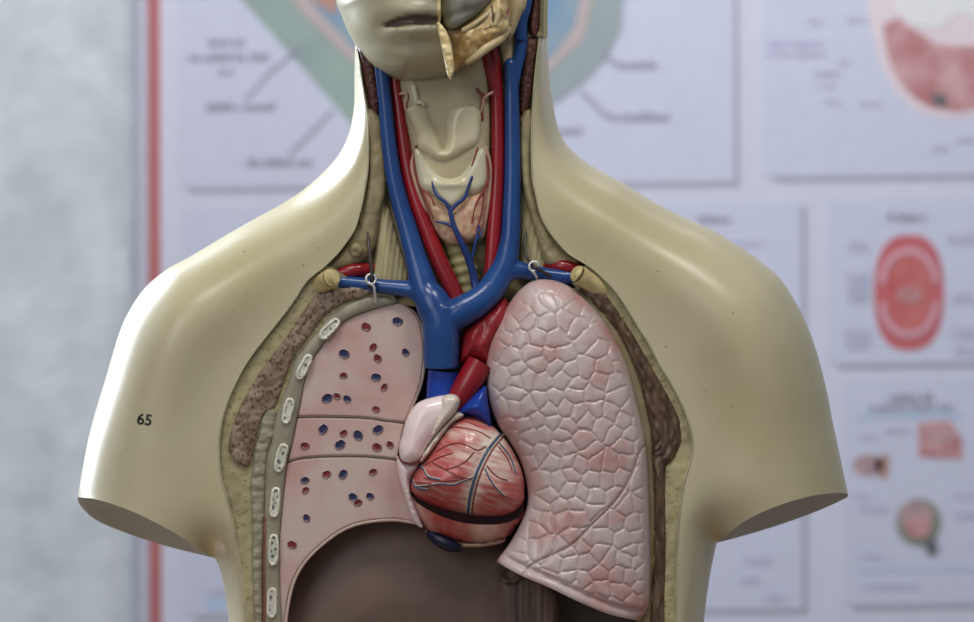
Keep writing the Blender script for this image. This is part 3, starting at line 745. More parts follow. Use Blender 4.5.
# ---- throat
relief('throat', lp([(400, 72), (430, 66), (455, 58), (488, 46), (492, 66), (492, 90), (492, 130), (490, 200), (484, 240), (438, 240), (424, 205), (412, 160), (402, 110)]), M['throat'], torso, lambda P, d: 15 - dome(d, 22, 18) + 3 * gauss(P, 440, 92, 30, 5), 40, 3)
thy = lp([(406.5, 111), (411, 105), (419, 103), (426, 107), (432, 122), (439, 139), (443, 150), (446, 141), (446.5, 124), (451, 111), (460, 105), (472, 104), (480.5, 111), (481, 125), (479, 140), (473, 148), (464, 153), (455, 158), (447, 160.5), (437, 160), (428, 155), (418, 147), (416, 135), (411, 122)], 2)
relief('thyroid_cartilage', thy, M['cartilage'], torso, lambda P, d: 0 - dome(d, 11, 9.5) - 4 * gauss(P, 414, 107, 5, 3, -.4) - 3 * gauss(P, 466, 107, 12, 3), 20, 1.8, rings=(.5, 1.2))
cri = lp([(414, 150), (421, 151), (429, 163), (438, 174), (449, 178), (461, 174), (469, 163), (475, 151), (485, 149), (488, 168), (487, 184), (480, 193), (468, 197), (456, 208), (449, 210), (442, 206), (432, 197), (422, 191), (417, 178)], 2)
relief('cricoid_cartilage', cri, M['cricoid'], torso, lambda P, d: 1 - dome(d, 9, 9) - 2.5 * gauss(P, 450, 184, 14, 3), 20, 1.8, rings=(.5, 1.2))
gl = lp([(419, 184), (427, 189), (436, 197), (446, 207), (456, 207), (466, 197), (478, 193), (487, 186), (486, 212), (481, 234), (471, 242), (455, 245), (444, 241), (434, 227), (426, 206)], 2)
relief('thyroid_gland', gl, M['gland'], torso, lambda P, d: 1 - dome(d, 12, 10) + 1.0 * vnoise(P, 5, 16), 20, 2, rings=(.5, 1.4), label='pinkish gland across the windpipe')
tubes('trachea', [[(456, 236, 16, 15 + (0.9 if k % 2 else -.6)) if False else (456 + k * 1.1, 236 + k * 5, 18, 14 + (1.0 if k % 2 else -.8)) for k in range(16)]], M['trachea'], torso, 18, 3)
tubes('hyoid_horn', [[(413.5, 86, -2, 3.6), (415, 94, -3, 3), (417, 103, -3, 3.6)]], M['cricoid'], torso, 12, 6, True)
tubes('hyoid_horn', [[(417, 103, -8, 2), (421, 102, -9, 2.2), (424, 105, -8, 1.6)]], M['cricoid'], torso, 10, 5, True)
for pth in ([(400, 94, 2, 1.4), (405, 93, 0, 1.5), (407, 97, 0, 1.4), (405, 104, 1, 1.5), (406, 110, 2, 1.3)], [(481, 112, -3, 1.1), (483, 104, -4, 1.2), (485, 97, -4, 1.4), (492, 92.5, 0, 1.5)]):
    tubes('small_artery', [pth], M['palepink'], torso, 8, 6, True)
for pth in ([(477, 89, -2, 1.3), (480, 93, -3, 1.5), (483, 97, -3, 1.6), (482, 106, -3, 1.5), (482.5, 120, -1, 1.2)], [(480, 93, -3, 1.4), (486, 94.5, -2, 1.5), (492, 94, 1, 1.6)],
            [(416, 146, 0, 1.2), (414, 158, -1, 1.3), (416, 172, -2, 1.3), (420, 186, -3, 1.3), (430, 196, -7, 1), (434, 205, -8, .9)], [(483, 150, -2, 1.3), (487, 162, -3, 1.4), (488, 178, -4, 1.4), (484, 190, -7, 1.3), (476, 204, -9, 1), (472, 222, -9, .9)],
            [(421, 188, -4, 1.1), (428, 205, -6, 1), (433, 218, -8, .9)], [(484, 190, -6, 1.1), (482, 210, -7, 1), (477, 228, -8, .9)], [(478, 148, -4, 1), (475, 156, -6, 1), (472, 166, -6, .9)]):
    tubes('small_artery', [pth], M['finered'], torso, 8, 6, True)
for pth in ([(415, 150, 1, 1.8), (412, 166, 1, 2), (416, 184, 0, 2), (423, 204, 1, 2), (430, 224, 3, 1.8)], [(486, 148, 0, 1.8), (490, 166, 1, 2.1), (489, 190, 1, 2.2), (486, 215, 1, 2.1), (482, 236, 3, 1.8)]):
    tubes('pink_strand', [pth], M['palepink'], torso, 10, 6, True)
Yv = [[(478, 304, -8, 4.6), (475, 283, -2, 4.3), (470, 263, -6, 3.9), (462, 244, -11, 3.3), (454, 226, -12, 2.6), (450, 211, -12, 2.3)],
      [(450, 211, -12, 2.2), (446, 203, -12, 2), (438, 196, -11, 1.8), (434, 189, -9, 1.5), (432, 182, -8, 1.2)],
      [(450, 211, -12, 2.2), (457, 204, -12, 2), (465, 197, -11, 1.9), (468, 188, -10, 1.6), (472, 177, -9, 1.2)],
      [(452, 226, -12, 1.7), (445, 223, -11, 1.4), (436, 221.5, -9, 1.1)], [(471, 262, -6, 2.2), (474, 250, -8, 1.8), (476, 240, -9, 1.6), (479, 226, -9, 1.2)], [(475, 242, -9, 1.3), (480, 236, -8, 1.1), (483, 230, -6, .9)]]
v = tubes('thyroid_vein', Yv, M['thinblue'], torso, 10, 6, True, label='forked thin blue vein on the windpipe')
# hooks for the lungs
tubes('lung_hook', [[(367.5, 232, 3, .9), (368.5, 245, -4, 1.4), (370, 258, -9, 1.8), (371.5, 270, -12, 2), (372, 279, -13, 2.1), (371, 284, -9, 2), (369, 286, -4, 1.8)]], M['dark_wire'], torso, 10, 6, True, label='dark wire hook')
tubes('lung_hook', [[(526, 232, 8, .9), (525, 245, 1, 1.4), (526.5, 256, -4, 1.6), (531, 264, -10, 1.7), (538, 269, -12, 1.8), (545, 273, -9, 1.7), (550, 276, -5, 1.6)]], M['dark_wire'], torso, 10, 6, True, label='dark wire hook')

# ------------------------------------------------------------------ lung cut open (left in the photo)
ls_loc = tuple(float(v) for v in at(345, 545, 20))
lsec = root('lung_section', 'sliced pink lung with red and blue vessel openings hanging by a wire eye', 'anatomical model', ls_loc)
def ly(P, d): return 6.5 - dome(d, 1.5, 1.5) + 3 * gauss(P, 404, 330, 10, 50) * 0
fu = [(297, 417), (318, 416.5), (349, 417), (368, 418), (385, 420.5), (404, 422.5)]
fl_ = [(287, 462), (300, 458.5), (322, 456.5), (350, 456), (375, 457), (397, 459.5)]
up = lp([(297, 416.3, 1), (300, 404), (303.5, 385), (309, 366), (321, 346.5), (336, 328), (352, 317), (371, 310), (390, 304), (402, 304), (412, 311), (419, 322), (422.5, 340), (423, 358), (420.5, 381), (413, 401), (404.5, 421.8, 1), (385, 419.8), (368, 417.3), (349, 416.3), (318, 415.8)], 2.5)
mid = lp([(297, 417.7, 1), (318, 417.2), (349, 417.7), (368, 418.7), (385, 421.2), (404, 423.4, 1), (401, 437), (397, 458.8, 1), (375, 456.3), (350, 455.3), (322, 455.8), (300, 457.8), (287.5, 461.5, 1), (292, 443)], 2.5)
low = lp([(287, 463, 1), (300, 459.2), (322, 457.2), (350, 456.7), (375, 457.7), (397, 460.2, 1), (400.6, 482.5), (408, 501), (418, 523, 1), (405, 520), (393, 518.5), (365, 521), (343.5, 528), (322, 543), (303, 562), (291, 584), (285, 612), (283, 640, 1), (281, 622), (279.5, 590), (279, 553), (280.5, 522), (283.5, 492)], 2.5)
lob = [relief('upper_lobe', up, M['lungcut'], lsec, ly, 55, 3, rings=(.5, 1.3, 2.5)), relief('middle_lobe', mid, M['lungcut'], lsec, ly, 55, 3, rings=(.5, 1.3, 2.5)), relief('lower_lobe', low, M['lungcut'], lsec, ly, 55, 3, rings=(.5, 1.3, 2.5))]
tubes('fissure_line', [[(x, y_, 5.4, 1.0) for x, y_ in fu]], M['fissure'], lsec, 8, 6)
tubes('fissure_line', [[(x, y_, 5.4, 1.0) for x, y_ in fl_]], M['fissure'], lsec, 8, 6)
tubes('lower_margin', [[(285, 640, 7, 1.7), (286.5, 615, 7, 1.7), (293, 584, 7, 1.7), (305, 562, 7, 1.7), (323, 544, 7, 1.7), (344, 529.5, 7, 1.7), (365, 522.5, 7, 1.7), (393, 520, 7, 1.7), (416, 523, 7, 1.7)]], M['lungedge'], lsec, 12, 6, True)
tubes('outer_margin', [[(404, 307, 9, 2.4), (414, 314, 9, 2.6), (421, 328, 9, 2.6), (423.5, 345, 9, 2.6), (423.5, 360, 9, 2.6), (421, 381, 9, 2.6), (413.5, 401, 9, 2.4), (405.5, 421, 9, 2.2)]], M['lungedge'], lsec, 12, 6, True)
ves = [('b', 397.5, 321), ('r', 366, 326.5), ('b', 344, 353.5), ('r', 373, 347), ('r', 377.5, 358), ('b', 405.5, 352), ('r', 343.5, 375.4), ('b', 376, 377), ('r', 384, 387), ('b', 327, 398), ('r', 337, 396), ('b', 347, 398.5), ('r', 376, 409),
       ('b', 323, 429), ('r', 343.5, 433), ('b', 358, 435), ('b', 378, 429.4), ('r', 305, 445.5), ('b', 340, 444.5), ('r', 377, 447), ('r', 390, 444.5),
       ('b', 305, 480), ('r', 305.5, 490), ('r', 326.5, 474), ('b', 343, 474), ('r', 373, 471.7), ('b', 353, 497), ('r', 358, 502.5), ('b', 370, 496), ('b', 306.4, 517.7), ('r', 292, 544.5)]
r2 = random.Random(5)
for kd, cx, cy in ves:
    par = lob[0] if cy < 418 else lob[1] if cy < 457 else lob[2]
    a = r2.uniform(-1, 1); k = r2.uniform(.85, 1.12)
    ra, rb = (5.6 * k, 4.5 * k) if kd == 'b' else (5.1 * k, 4.1 * k)
    ov = [(cx + ra * math.cos(t) * math.cos(a) - rb * math.sin(t) * math.sin(a), cy + ra * math.cos(t) * math.sin(a) + rb * math.sin(t) * math.cos(a)) for t in np.linspace(0, 2 * math.pi, 22, endpoint=False)]
    relief('vessel_opening', np.array(ov), [M['lip_pale'], M['open_blue' if kd == 'b' else 'open_red']], par, lambda P, d: 4.7 - dome(d, .8, 1.2) + 1.0 * sst(.7, 2.4, d), 9, 1.0, matfun=lambda c, d: (d > .85).astype(int), label='dark blue vessel opening' if kd == 'b' else 'dark red vessel opening')
def eyelet(par, cx, cy, y, r, stem, open_=False):
    th = np.linspace(math.pi * .5, math.pi * (2.5 if not open_ else 1.9), 18)
    ring_ = [(cx + r * math.cos(t), cy + r * math.sin(t), y, 1.4) for t in th]
    tubes('eyelet', [ring_, stem], M['metal'], par, 10, 3, True, label='silver wire eye')
eyelet(lsec, 371, 279, -12, 4.8, [(371, 284, -12, 1.4), (374, 287, -11, 1.4), (375, 294, -8, 1.4), (376, 303, 1, 1.4), (376.5, 307, 9, 1.4)])

# ------------------------------------------------------------------ whole lung (right in the photo)
lung = root('lung', 'whole pink lung with a cobbled surface hanging by a wire eye right of the heart', 'anatomical model', tuple(float(v) for v in at(580, 620, 20)))
LO = [(497, 562, 1), (498.5, 558), (511, 541), (522, 520), (527.5, 501), (526, 482), (520, 461), (509.5, 442), (498, 425), (489.5, 403.6), (486, 379), (487.6, 352), (494, 330), (506, 308), (520, 289.5), (536, 279), (553, 280), (571.7, 287.5), (587, 301), (602, 319), (614, 338), (623.6, 358), (631, 380), (637, 405), (643, 431), (647, 460), (649, 507), (650, 553), (650, 590), (648, 610), (640, 621, 1), (620, 617), (603, 612), (575, 600), (548, 587), (520, 575)]
lo_loop = smooth_loop(LO, 2)
k0 = [i for i, p in enumerate(lo_loop)]
# open outline without the flat lower edge
j = int(np.argmin(np.hypot(lo_loop[:, 0] - 640, lo_loop[:, 1] - 621)))
openL = lo_loop[:j + 1]
lowL = np.vstack([lo_loop[j:], lo_loop[:1]])
fis = [(660, 428), (642, 449), (632, 474), (622, 492), (610, 507), (597, 519.5), (585, 532), (572.5, 544), (556, 553), (538.6, 561), (526, 570), (518, 590)]
fisC = crom(fis, 6)
# cobbles
pts = []
for jj, yy in enumerate(np.arange(255, 640, 14)):
    for xx in np.arange(470, 670, 17):
        pts.append((xx + (9 if jj % 2 else 0), yy))
seeds = np.array(pts) + rng.uniform(-5.4, 5.4, (len(pts), 2))
seeds = seeds[rng.random(len(seeds)) > .08]
sizeoff = rng.uniform(0, 1, len(seeds))
def cob(P):
    Q = P + np.stack([vnoise(P, 9, 21), vnoise(P, 9, 22)], -1) * 1.6
    out = np.zeros(len(P)); cell = np.zeros(len(P), int)
    for s in range(0, len(P), 3000):
        dd = np.sqrt(((Q[s:s + 3000, None, :] - seeds) ** 2).sum(-1))
        ii = np.argsort(dd, 1)[:, :2]
        d1 = np.take_along_axis(dd, ii, 1)
        sep = np.linalg.norm(seeds[ii[:, 0]] - seeds[ii[:, 1]], axis=1)
        out[s:s + 3000] = (d1[:, 1] ** 2 - d1[:, 0] ** 2) / (2 * sep + 1e-6)
        cell[s:s + 3000] = ii[:, 0]
    return out, cell
def lung_y(P, d):
    ds = seg_dist(P, openL); dl = seg_dist(P, lowL); df = seg_dist(P, fisC)
    y = 0 - dome(ds, 70, 38)
    e, c = cob(P)
    e = np.minimum(e, df)
    topfade = .45 + .55 * sst(285, 330, P[:, 1])
    on = sst(3, 8, ds) * sst(9, 13, dl) * topfade
    y -= on * (1.5 * sst(0, 1.9, e) + .5 * sst(1, 7, e))
    y += 1.5 * np.exp(-(df / 1.5) ** 2)
    y += 2.6 * np.exp(-((dl - 10) / 2.4) ** 2) * sst(0, 8, ds) - 1.6 * np.exp(-((dl - 3) / 3.) ** 2)
    return y
def lcol(P, d): return None
upm = inside(lo_loop, np.vstack([fisC, [(300, 600), (300, 200), (700, 200)]]))
def half(upper):
    # clip the outline by the fissure curve
    A = lo_loop
    i0 = int(np.argmin(np.hypot(A[:, 0] - 645.5, A[:, 1] - 446)))
    i1 = int(np.argmin(np.hypot(A[:, 0] - 524, A[:, 1] - 577)))
    f = fisC[(fisC[:, 0] < 643.5) & (fisC[:, 1] < 572)]
    f = resample(f, 1.6, False)
    if upper:
        ring_ = np.vstack([A[i1:], A[:i0 + 1], f])
    else:
        ring_ = np.vstack([A[i0:i1 + 1], f[::-1]])
    return ring_
relief('upper_lobe', half(True), M['lung'], lung, lung_y, 60, 1.2, rings=(.5, 1.2), sharp=70)
relief('lower_lobe', half(False), M['lung'], lung, lung_y, 60, 1.2, rings=(.5, 1.2), sharp=70)
eyelet(lung, 534, 266.5, -13, 4.8, [(532, 271, -13, 1.4), (535, 274, -11, 1.4), (537, 278, -5, 1.4), (538, 284, 6, 1.4)], True)

# ------------------------------------------------------------------ heart
heart = root('heart', 'red and white heart model with blue and red vessel stumps between the lungs', 'anatomical model', tuple(float(v) for v in at(465, 550, 20)))
VO = [(410, 487), (413, 475), (420, 464), (430, 449), (441, 432), (452, 421), (465, 416), (480, 418), (494, 427), (507, 441), (517, 458), (523.5, 476), (524.5, 492), (523, 503), (514, 512), (500, 516.5), (482, 517), (462, 514), (440, 509), (424, 502), (414, 495)]
sulc = crom([(503, 430), (489, 449), (480, 465), (475, 480), (471, 495), (467, 514)], 8)
def hcol(P, d):
    white = np.array(S(200, 183, 170)); red = np.array(S(150, 54, 52)); pink = np.array(S(178, 112, 104)); drk = np.array(S(128, 36, 36))
    ds = seg_dist(P, sulc)
    st = vnoise(np.stack([(P[:, 0] * .9 + P[:, 1] * .35) / 5, (P[:, 1] * .95 - P[:, 0] * .3) * 1.0], -1), 2.2, 23) * .22
    w_ = np.exp(-(ds / 11) ** 2) * .8 + .7 * gauss(P, 505, 468, 11, 17, .3) + .6 * gauss(P, 468, 434, 20, 8, .2) + .35 * gauss(P, 452, 458, 14, 6, -.4) + 1.6 * st - .08
    w_ = np.clip(w_ * (1 - .5 * gauss(P, 480, 512, 60, 6)), 0, 1)[:, None]
    r_ = np.clip(.55 * gauss(P, 428, 490, 16, 14) + .3 * gauss(P, 440, 500, 30, 8) + .35 * gauss(P, 500, 502, 22, 8), 0, 1)[:, None]
    c = red * .62 + pink * .38
    c = c * (1 - r_) + drk * r_
    return c * (1 - w_) + white * w_
def hy(P, d):
    st = vnoise(np.stack([(P[:, 0] * .9 + P[:, 1] * .35) / 6, (P[:, 1] * .95 - P[:, 0] * .3)], -1), 2.4, 24)
    return -2 - dome(d, 46, 46) + 1.6 * np.exp(-(seg_dist(P, sulc) / 6) ** 2) + .55 * st * sst(2, 10, d)
relief('ventricle', smooth_loop(VO, 2), M['heart'], heart, hy, 20, 1.6, rings=(.5, 1.3, 2.6), colfun=hcol, sharp=70)
BO = [(408, 486), (413, 498), (420, 505), (443, 517), (468, 523.5), (496, 524.5), (514, 520), (524.5, 510), (526, 512), (519, 523), (505, 538), (480, 542.5), (455, 540.5), (430, 532), (418, 518), (409, 500)]
def bcol(P, d):
    red = np.array(S(140, 56, 52)); pale = np.array(S(176, 142, 130)); w_ = np.clip(gauss(P, 486, 532, 12, 30) + .8 * gauss(P, 418, 510, 6, 24, -.4) + .15 * vnoise(P, 5, 25), 0, 1)[:, None]
    return red * (1 - w_) + pale * w_
relief('lower_half', smooth_loop(BO, 2), M['heart'], heart, lambda P, d: 6 - dome(seg_dist(P, [(408, 486), (409, 500), (418, 518), (430, 532), (455, 540.5), (480, 542.5), (505, 538), (519, 523), (526, 510)]), 34, 30), 40, 2, rings=(.5, 1.4), colfun=bcol, sharp=70)
relief('slit', lp([(414, 494), (430, 503), (455, 510), (485, 515), (510, 512), (522, 500), (523, 512), (512, 523), (492, 529), (462, 527), (435, 519), (418, 508)], 2), M['slit'], heart, lambda P, d: -8 + 0 * d, 20, 1.8)
relief('pale_base', lp([(426, 530), (455, 540), (480, 542), (504, 538), (502, 543), (480, 547), (455, 546), (434, 540)], 2), M['heartpale'], heart, lambda P, d: 8 - dome(d, 4, 5), 40, 2)
tubes('lower_vein_stump', [[(432, 534, 4, 6), (440, 540, 0, 7), (450, 545, -2, 7), (458, 548, -1, 4.5)]], M['deepblue'], heart, 16, 6, True, label='dark blue vein stump')
AO = [(421, 401), (438, 396), (452, 395), (459, 400), (457, 410), (447, 424), (436, 436), (427, 448), (421, 459), (411, 463), (401.5, 460), (399, 448), (402, 435), (405, 423), (412, 409)]
relief('atrium', smooth_loop(AO, 2), M['atrium'], heart, lambda P, d: -16 - dome(d, 8, 14) - 3 * sst(4, 14, d), 20, 2, rings=(.5, 1.3, 2.4), sharp=70, label='pale pink atrium')
relief('auricle_ridge', lp([(442, 397), (453, 394), (460, 400), (456, 412), (446, 423), (436, 433), (430, 438), (434, 425), (439, 410)], 2), M['auricle'], heart, lambda P, d: -22 - dome(d, 7, 15), 0, 1.8, rings=(.5, 1.2), sharp=70)
relief('auricle_ridge', lp([(458, 412), (464, 416), (452, 424), (441, 438), (431, 452), (422, 462), (419, 460), (428, 446), (438, 432), (449, 420)], 2), M['auricle'], heart, lambda P, d: -18 - dome(d, 5, 12), 0, 1.8, rings=(.5, 1.2), sharp=70)
relief('lower_atrium', lp([(396.5, 456), (402, 461), (411, 464), (420, 461), (417, 470), (411, 480), (412, 496), (419, 516), (423, 528), (414, 522), (406, 500), (399, 478)], 2), M['atrium'], heart, lambda P, d: -2 - dome(d, 9, 16), 30, 2, rings=(.5, 1.3), sharp=70)
tubes('atrium_seam', [[(398.5, 456, -6, 1), (403, 461.5, -14, 1.1), (411, 464, -20, 1.1), (419, 461.5, -24, 1.1), (423, 456, -26, 1)]], M['finered'], heart, 8, 6)
tubes('aorta_stump', [[(455, 408, -4, 13), (463, 393, -8, 13.5), (472, 377, -9, 13.5), (480, 363, -7, 13.5)]], M['red'], heart, 24, 8, label='red artery stump')
tubes('vena_cava_stump', [[(440, 405, 2, 14.5), (441.5, 388, 0, 14.8), (443, 371, -1, 14.8)]], M['bright_blue'], heart, 24, 6, label='bright blue vein stump')
relief('pulmonary_trunk', lp([(452, 417), (460, 408), (472, 396), (480, 389), (486, 386), (488, 400), (491, 420), (491, 429), (486, 424), (476, 418), (464, 415)], 2), M['bright_blue'], heart, lambda P, d: -8 - dome(d, 14, 22), 30, 2, rings=(.5, 1.3), sharp=70, label='bright blue artery trunk')
def on_heart(x, y_): 
    P = np.array([[x, y_]]); d = seg_dist(P, smooth_loop(VO, 2), True); return float(hy(P, d)[0])
def cor(pts, r, m, n='coronary_vessel', lab=None, dz=0):
    q = crom(pts, 5); tubes(n, [[(x, y_, on_heart(x, y_) - .3 - dz, r) for x, y_ in q]], M[m], heart, 8, 1, True, label=lab)
off2 = lambda pts, dx, dy=0: [(x + dx, y_ + dy) for x, y_ in pts]
sp = [(501, 434), (495, 441), (488, 450), (481, 463), (476, 475), (472, 488), (469.5, 500), (468, 513)]
cor(sp, 1.25, 'corblue', lab='grey blue coronary vein'); cor(off2(sp, 2.2, .5), .8, 'corwhite'); cor(off2(sp, 4.0, .9), .7, 'finered', lab='fine red coronary artery'); cor(off2(sp, -1.9, -.4), .6, 'corwhite')
for pts in ([(474, 477), (464, 481), (452, 485), (440, 484), (428, 486), (414, 487)], [(485, 469), (491, 481), (497, 489), (505, 497)], [(496, 440), (504, 449), (511, 459), (516, 474)], [(418, 465), (424, 470), (428, 477), (440, 480)], [(412, 480), (417, 488), (428, 490)]):
    cor(pts, .75, 'corblue', lab='grey blue coronary vein'); cor(off2(pts, .4, -1.2), .55, 'corwhite')
for pts in ([(440, 437), (450, 428), (464, 428), (480, 432), (490, 438)], [(474, 452), (466, 461), (455, 467), (446, 469)], [(473, 480), (458, 476), (446, 470), (432, 462)], [(487, 466), (494, 474), (500, 478), (507, 480)], [(472, 478), (455, 480), (438, 481), (424, 478)], [(424, 466), (438, 458), (452, 453)], [(498, 446), (507, 458), (512, 470)], [(448, 424), (462, 421), (478, 426)], [(414, 482), (424, 483), (438, 486)], [(436, 452), (446, 446), (458, 443), (468, 446), (478, 450), (486, 446)]):
    cor(pts, .65, 'finered', lab='fine red coronary artery')

# ------------------------------------------------------------------ head
head = root('head_section', 'lower head model with cream chin and lips and cutaway jaw above the torso', 'anatomical model', tuple(float(v) for v in at(450, 42, 80)))
HS = [(441, -325), (410, -318), (370, -280), (345, -220), (334, -150), (331, -80), (332.5, -35), (336, 0), (341, 14), (347, 29), (352, 39), (360, 52), (366, 60.5), (373, 67.5), (382, 74), (392, 79.3), (400, 82), (409, 83.2), (420, 82.6), (433, 81), (447.5, 79)]
hs = crom(HS, 6)
mid_ = np.array([(447.5, 79), (446, 68), (443, 52), (440.5, 36), (438, 24), (437.5, 16), (437.5, 8), (437, -20), (437, -100), (440, -200), (441, -325)], float)
face_loop = resample(np.vstack([hs, mid_[1:-1]]), 3, True)
mouth_c = crom([(380, 25.5), (392, 22), (404, 20), (420, 19.3), (440, 19.5)], 6)
def mouth_m(P):
    up_ = np.interp(P[:, 0], [380, 390, 399, 412, 425, 440], [24.5, 20.5, 17, 14.3, 14.6, 15.4]); dn = np.interp(P[:, 0], [380, 387, 394, 411, 431, 440], [26, 27.5, 27.3, 25.3, 24, 23.4])
    return sst(-1.2, 1.5, P[:, 1] - up_) * sst(-1.2, 1.5, dn - P[:, 1]) * sst(379, 390, P[:, 0])
def face_y(P, d):
    ds = seg_dist(P, hs)
    y = 30 - dome(ds, 78, 112)
    y -= 5 * gauss(P, 415, 31, 18, 5) + 6 * gauss(P, 420, 9, 20, 6) + 9 * gauss(P, 414, 64, 28, 11)
    y += 5 * gauss(P, 418, 43, 22, 5) + 10 * mouth_m(P) + 3 * gauss(P, 382, 26, 6, 6)
    y -= 40 * gauss(P, 440, -35, 14, 14) + 18 * gauss(P, 440, -80, 10, 40)
    return y
def face_c(P, d):
    sk = np.array(S(146, 140, 115, 1.45)); br = np.array(S(76, 60, 50, 1.4)); m_ = (mouth_m(P) * .9)[:, None]
    return sk * (1 - m_) + br * m_
relief('face', face_loop, M['face'], head, face_y, lambda P, d: np.full(len(P), 40.), 3, rings=(.5, 1.3, 2.8), colfun=face_c, sharp=75)
relief('cut_flap', lp([(437, 23), (441, 24), (447, 32), (451, 43), (453, 56), (454, 71), (450.5, 79.5, 1), (447, 74), (443.5, 57), (440, 40)], 2), M['flap'], head, lambda P, d: -84 - dome(d, 3, 3) + 1.2 * vnoise(P, 4, 31), -30, 1.8)
relief('cut_flap', lp([(436.5, -60, 1), (440.5, -60, 1), (440.5, -20), (440.5, 0), (441, 14), (440, 24, 1), (438, 20), (437, 8), (436.5, -20)], 2), M['flap'], head, lambda P, d: face_y(np.stack([np.full(len(P), 436.), P[:, 1]], -1), d) - 1.2 * sst(0, 1, d), -20, 1.6)
relief('gum', lp([(437, -60), (439, 0), (441, 17), (446, 28), (455, 29), (470, 20), (487, 6), (497, -12), (500, -60)], 2.5), M['gum'], head, lambda P, d: -50 - dome(d, 18, 16) + 3 * gauss(P, 452, 16, 22, 3, -.3) + 1.5 * vnoise(P, 8, 32), 30, 2.2)
relief('jaw_muscle', lp([(444, 26), (455, 27), (470, 17), (486, 3), (498, -14), (506, -4), (510, 14), (509, 31), (500, 42), (487, 51), (475, 60), (463, 66), (453, 72), (450, 52)], 2.5), M['jaw'], head, lambda P, d: -38 - dome(d, 18, 20) + 2.4 * vnoise(P, 9, 33) + 1.4 * vnoise(P, 4, 34) + 8 * gauss(P, 456, 50, 5, 16, .2), 30, 1.8, label='golden brown cutaway jaw')
for pth, m_ in (([(508, 30, -40, 4), (500, 39, -48, 4.5), (488, 47, -54, 4.5), (478, 55, -54, 4), (468, 62, -52, 3.5)], 'jawtan'), ([(498, 2, -52, 3), (498, 14, -56, 3.5), (496, 24, -56, 3)], 'jawtan'), ([(464, 30, -56, 3), (476, 23, -56, 2.5), (490, 12, -54, 2.5)], 'jawtan'), ([(492, 6, -54, 1.2), (493, 16, -58, 1.2), (492, 25, -56, 1), (484, 30, -56, .9)], 'cavity'), ([(507, 10, -46, 2), (506, 13, -48, 2.2)], 'red')):
    tubes('jaw_strand', [pth], M[m_], head, 12, 6, True)
relief('cheek_section', lp([(498, -60), (528, -60), (527, 0), (521, 16), (513, 36), (508, 38), (506, 10)], 2.5), M['beige'], head, lambda P, d: -4 - dome(d, 10, 10), 40, 2.5)
tubes('head_vein', [[(529, -50, 4, 7), (527, -20, 4, 7), (525, 4, 3, 6.8), (521, 22, 4, 6.6), (521, 38.5, 7, 6.6)], [(518, 12, 0, 4), (520, 18, 2, 5), (522, 26, 4, 5)]], M['blue'], head, 16, 6, label='blue vein stump')
relief('nape_muscle', lp([(530, -50), (539, -50), (539, 0), (537.5, 34), (531, 36), (529, 20), (532, 0)], 2.5), M['darkmuscle'], head, lambda P, d: 12 - dome(d, 5, 6) + .8 * vnoise(P, 3, 35), 40, 1.8)
relief('nape_fat', lp([(538, -50, 1), (544.5, -50, 1), (543.5, 38.2, 1), (526, 38.2, 1), (527, 33), (536, 33), (539, 20)], 2.5), M['pleura'], head, lambda P, d: 14 - dome(d, 3, 3), 40, 2)
HR = [(441, -325), (500, -308), (545, -245), (560, -160), (553, -70), (548, 0), (547.5, 38.5)]
hr = crom(HR, 6)
def nape_y(P, d): return 60 - dome(seg_dist(P, hr), 70, 70)
strip_loop = resample(np.vstack([hr, [(543.6, 38.5), (543.6, 0), (546, -70), (545, -160), (530, -240), (490, -290)]]), 3, True)
relief('nape_skin', strip_loop, M['skin'], head, nape_y, 60, 3, rings=(.5, 1.3))
brain = resample(np.vstack([[(441, -320), (437, -60), (500, -55), (545, -60), (550, -160), (535, -240), (495, -295)]]), 4, True)
relief('skull_section', brain, M['beige'], head, lambda P, d: -10 - dome(d, 30, 30) + 2 * vnoise(P, 14, 36), 50, 5)
full = resample(np.vstack([hs[:-40], [(380, 45), (440, 42), (500, 38.5)], hr[::-1]]), 4, True)
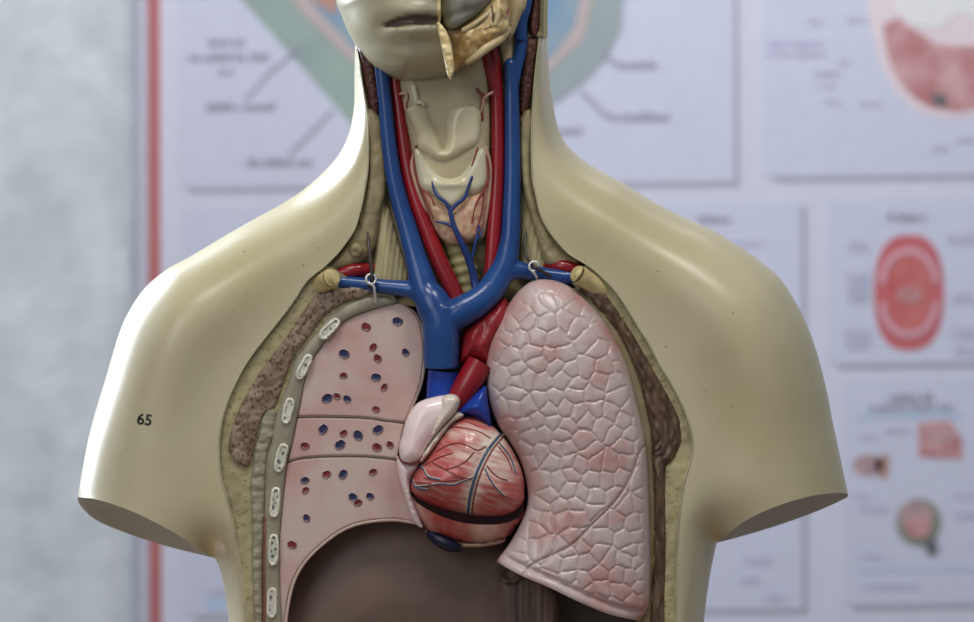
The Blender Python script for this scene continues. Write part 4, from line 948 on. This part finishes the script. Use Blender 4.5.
relief('back_of_head', full, M['skin'], head, lambda P, d: 60 + dome(np.minimum(seg_dist(P, hs), seg_dist(P, hr)), 100, 120), lambda P, d: np.full(len(P), 44.), 7, rings=(.8, 2.5))

# ------------------------------------------------------------------ light
def area(name, loc, target, sx, sy, power, col):
    l = bpy.data.lights.new(name, 'AREA'); l.shape = 'RECTANGLE'; l.size = sx; l.size_y = sy; l.energy = power; l.color = col
    o = bpy.data.objects.new(name, l); COL.objects.link(o); o.location = loc
    o.rotation_euler = (Vector(target) - Vector(loc)).to_track_quat('-Z', 'Y').to_euler(); return o
w1 = area('window_daylight', (-1.15, 0.98, 1.62), (-.05, 0.02, 1.2), 0.75, 1.1, 26, (.82, .90, 1.0)); w1.data.spread = math.radians(120)
area('front_fill', (-1.2, -2.0, 1.9), (0, 0, 1.15), 1.2, 1.2, 12.5, (.95, .97, 1.0))  # added fill light, out of view, brightens the front of the torso
area('ceiling_lamp', (-.28, -0.62, 2.15), (0, .1, 1.15), .28, .28, 5, (1.0, .97, .91))
area('ceiling_lamp', (.34, -0.62, 2.15), (0, .1, 1.15), .28, .28, 5, (1.0, .97, .91))
area('wall_fill', (.1, .72, 2.2), (.1, 1.25, 1.3), 1.2, .2, 7, (.95, .97, 1.0))  # unseen light added above the poster so wall and poster dim downwards
wd = bpy.data.worlds.new('room_ambient'); bpy.context.scene.world = wd; wd.use_nodes = True
wd.node_tree.nodes['Background'].inputs[0].default_value = (.82, .88, 1.0, 1); wd.node_tree.nodes['Background'].inputs[1].default_value = .26

# ------------------------------------------------------------------ camera
cam = bpy.data.cameras.new('camera'); co = bpy.data.objects.new('camera', cam); COL.objects.link(co)
co.location = (0, -F * U, ZC); co.rotation_euler = (math.radians(90), 0, 0)
cam.sensor_width = 36; cam.lens = 36 * F / 974
cam.dof.use_dof = True; cam.dof.focus_distance = F * U - .012; cam.dof.aperture_fstop = cam.lens / 15.0
cam.clip_start = .05
sc = bpy.context.scene; sc.camera = co
sc.view_settings.view_transform = 'Standard'; sc.view_settings.look = 'None'; sc.view_settings.gamma = 1; sc.view_settings.use_curve_mapping = False
sc.view_settings.exposure = 0.0
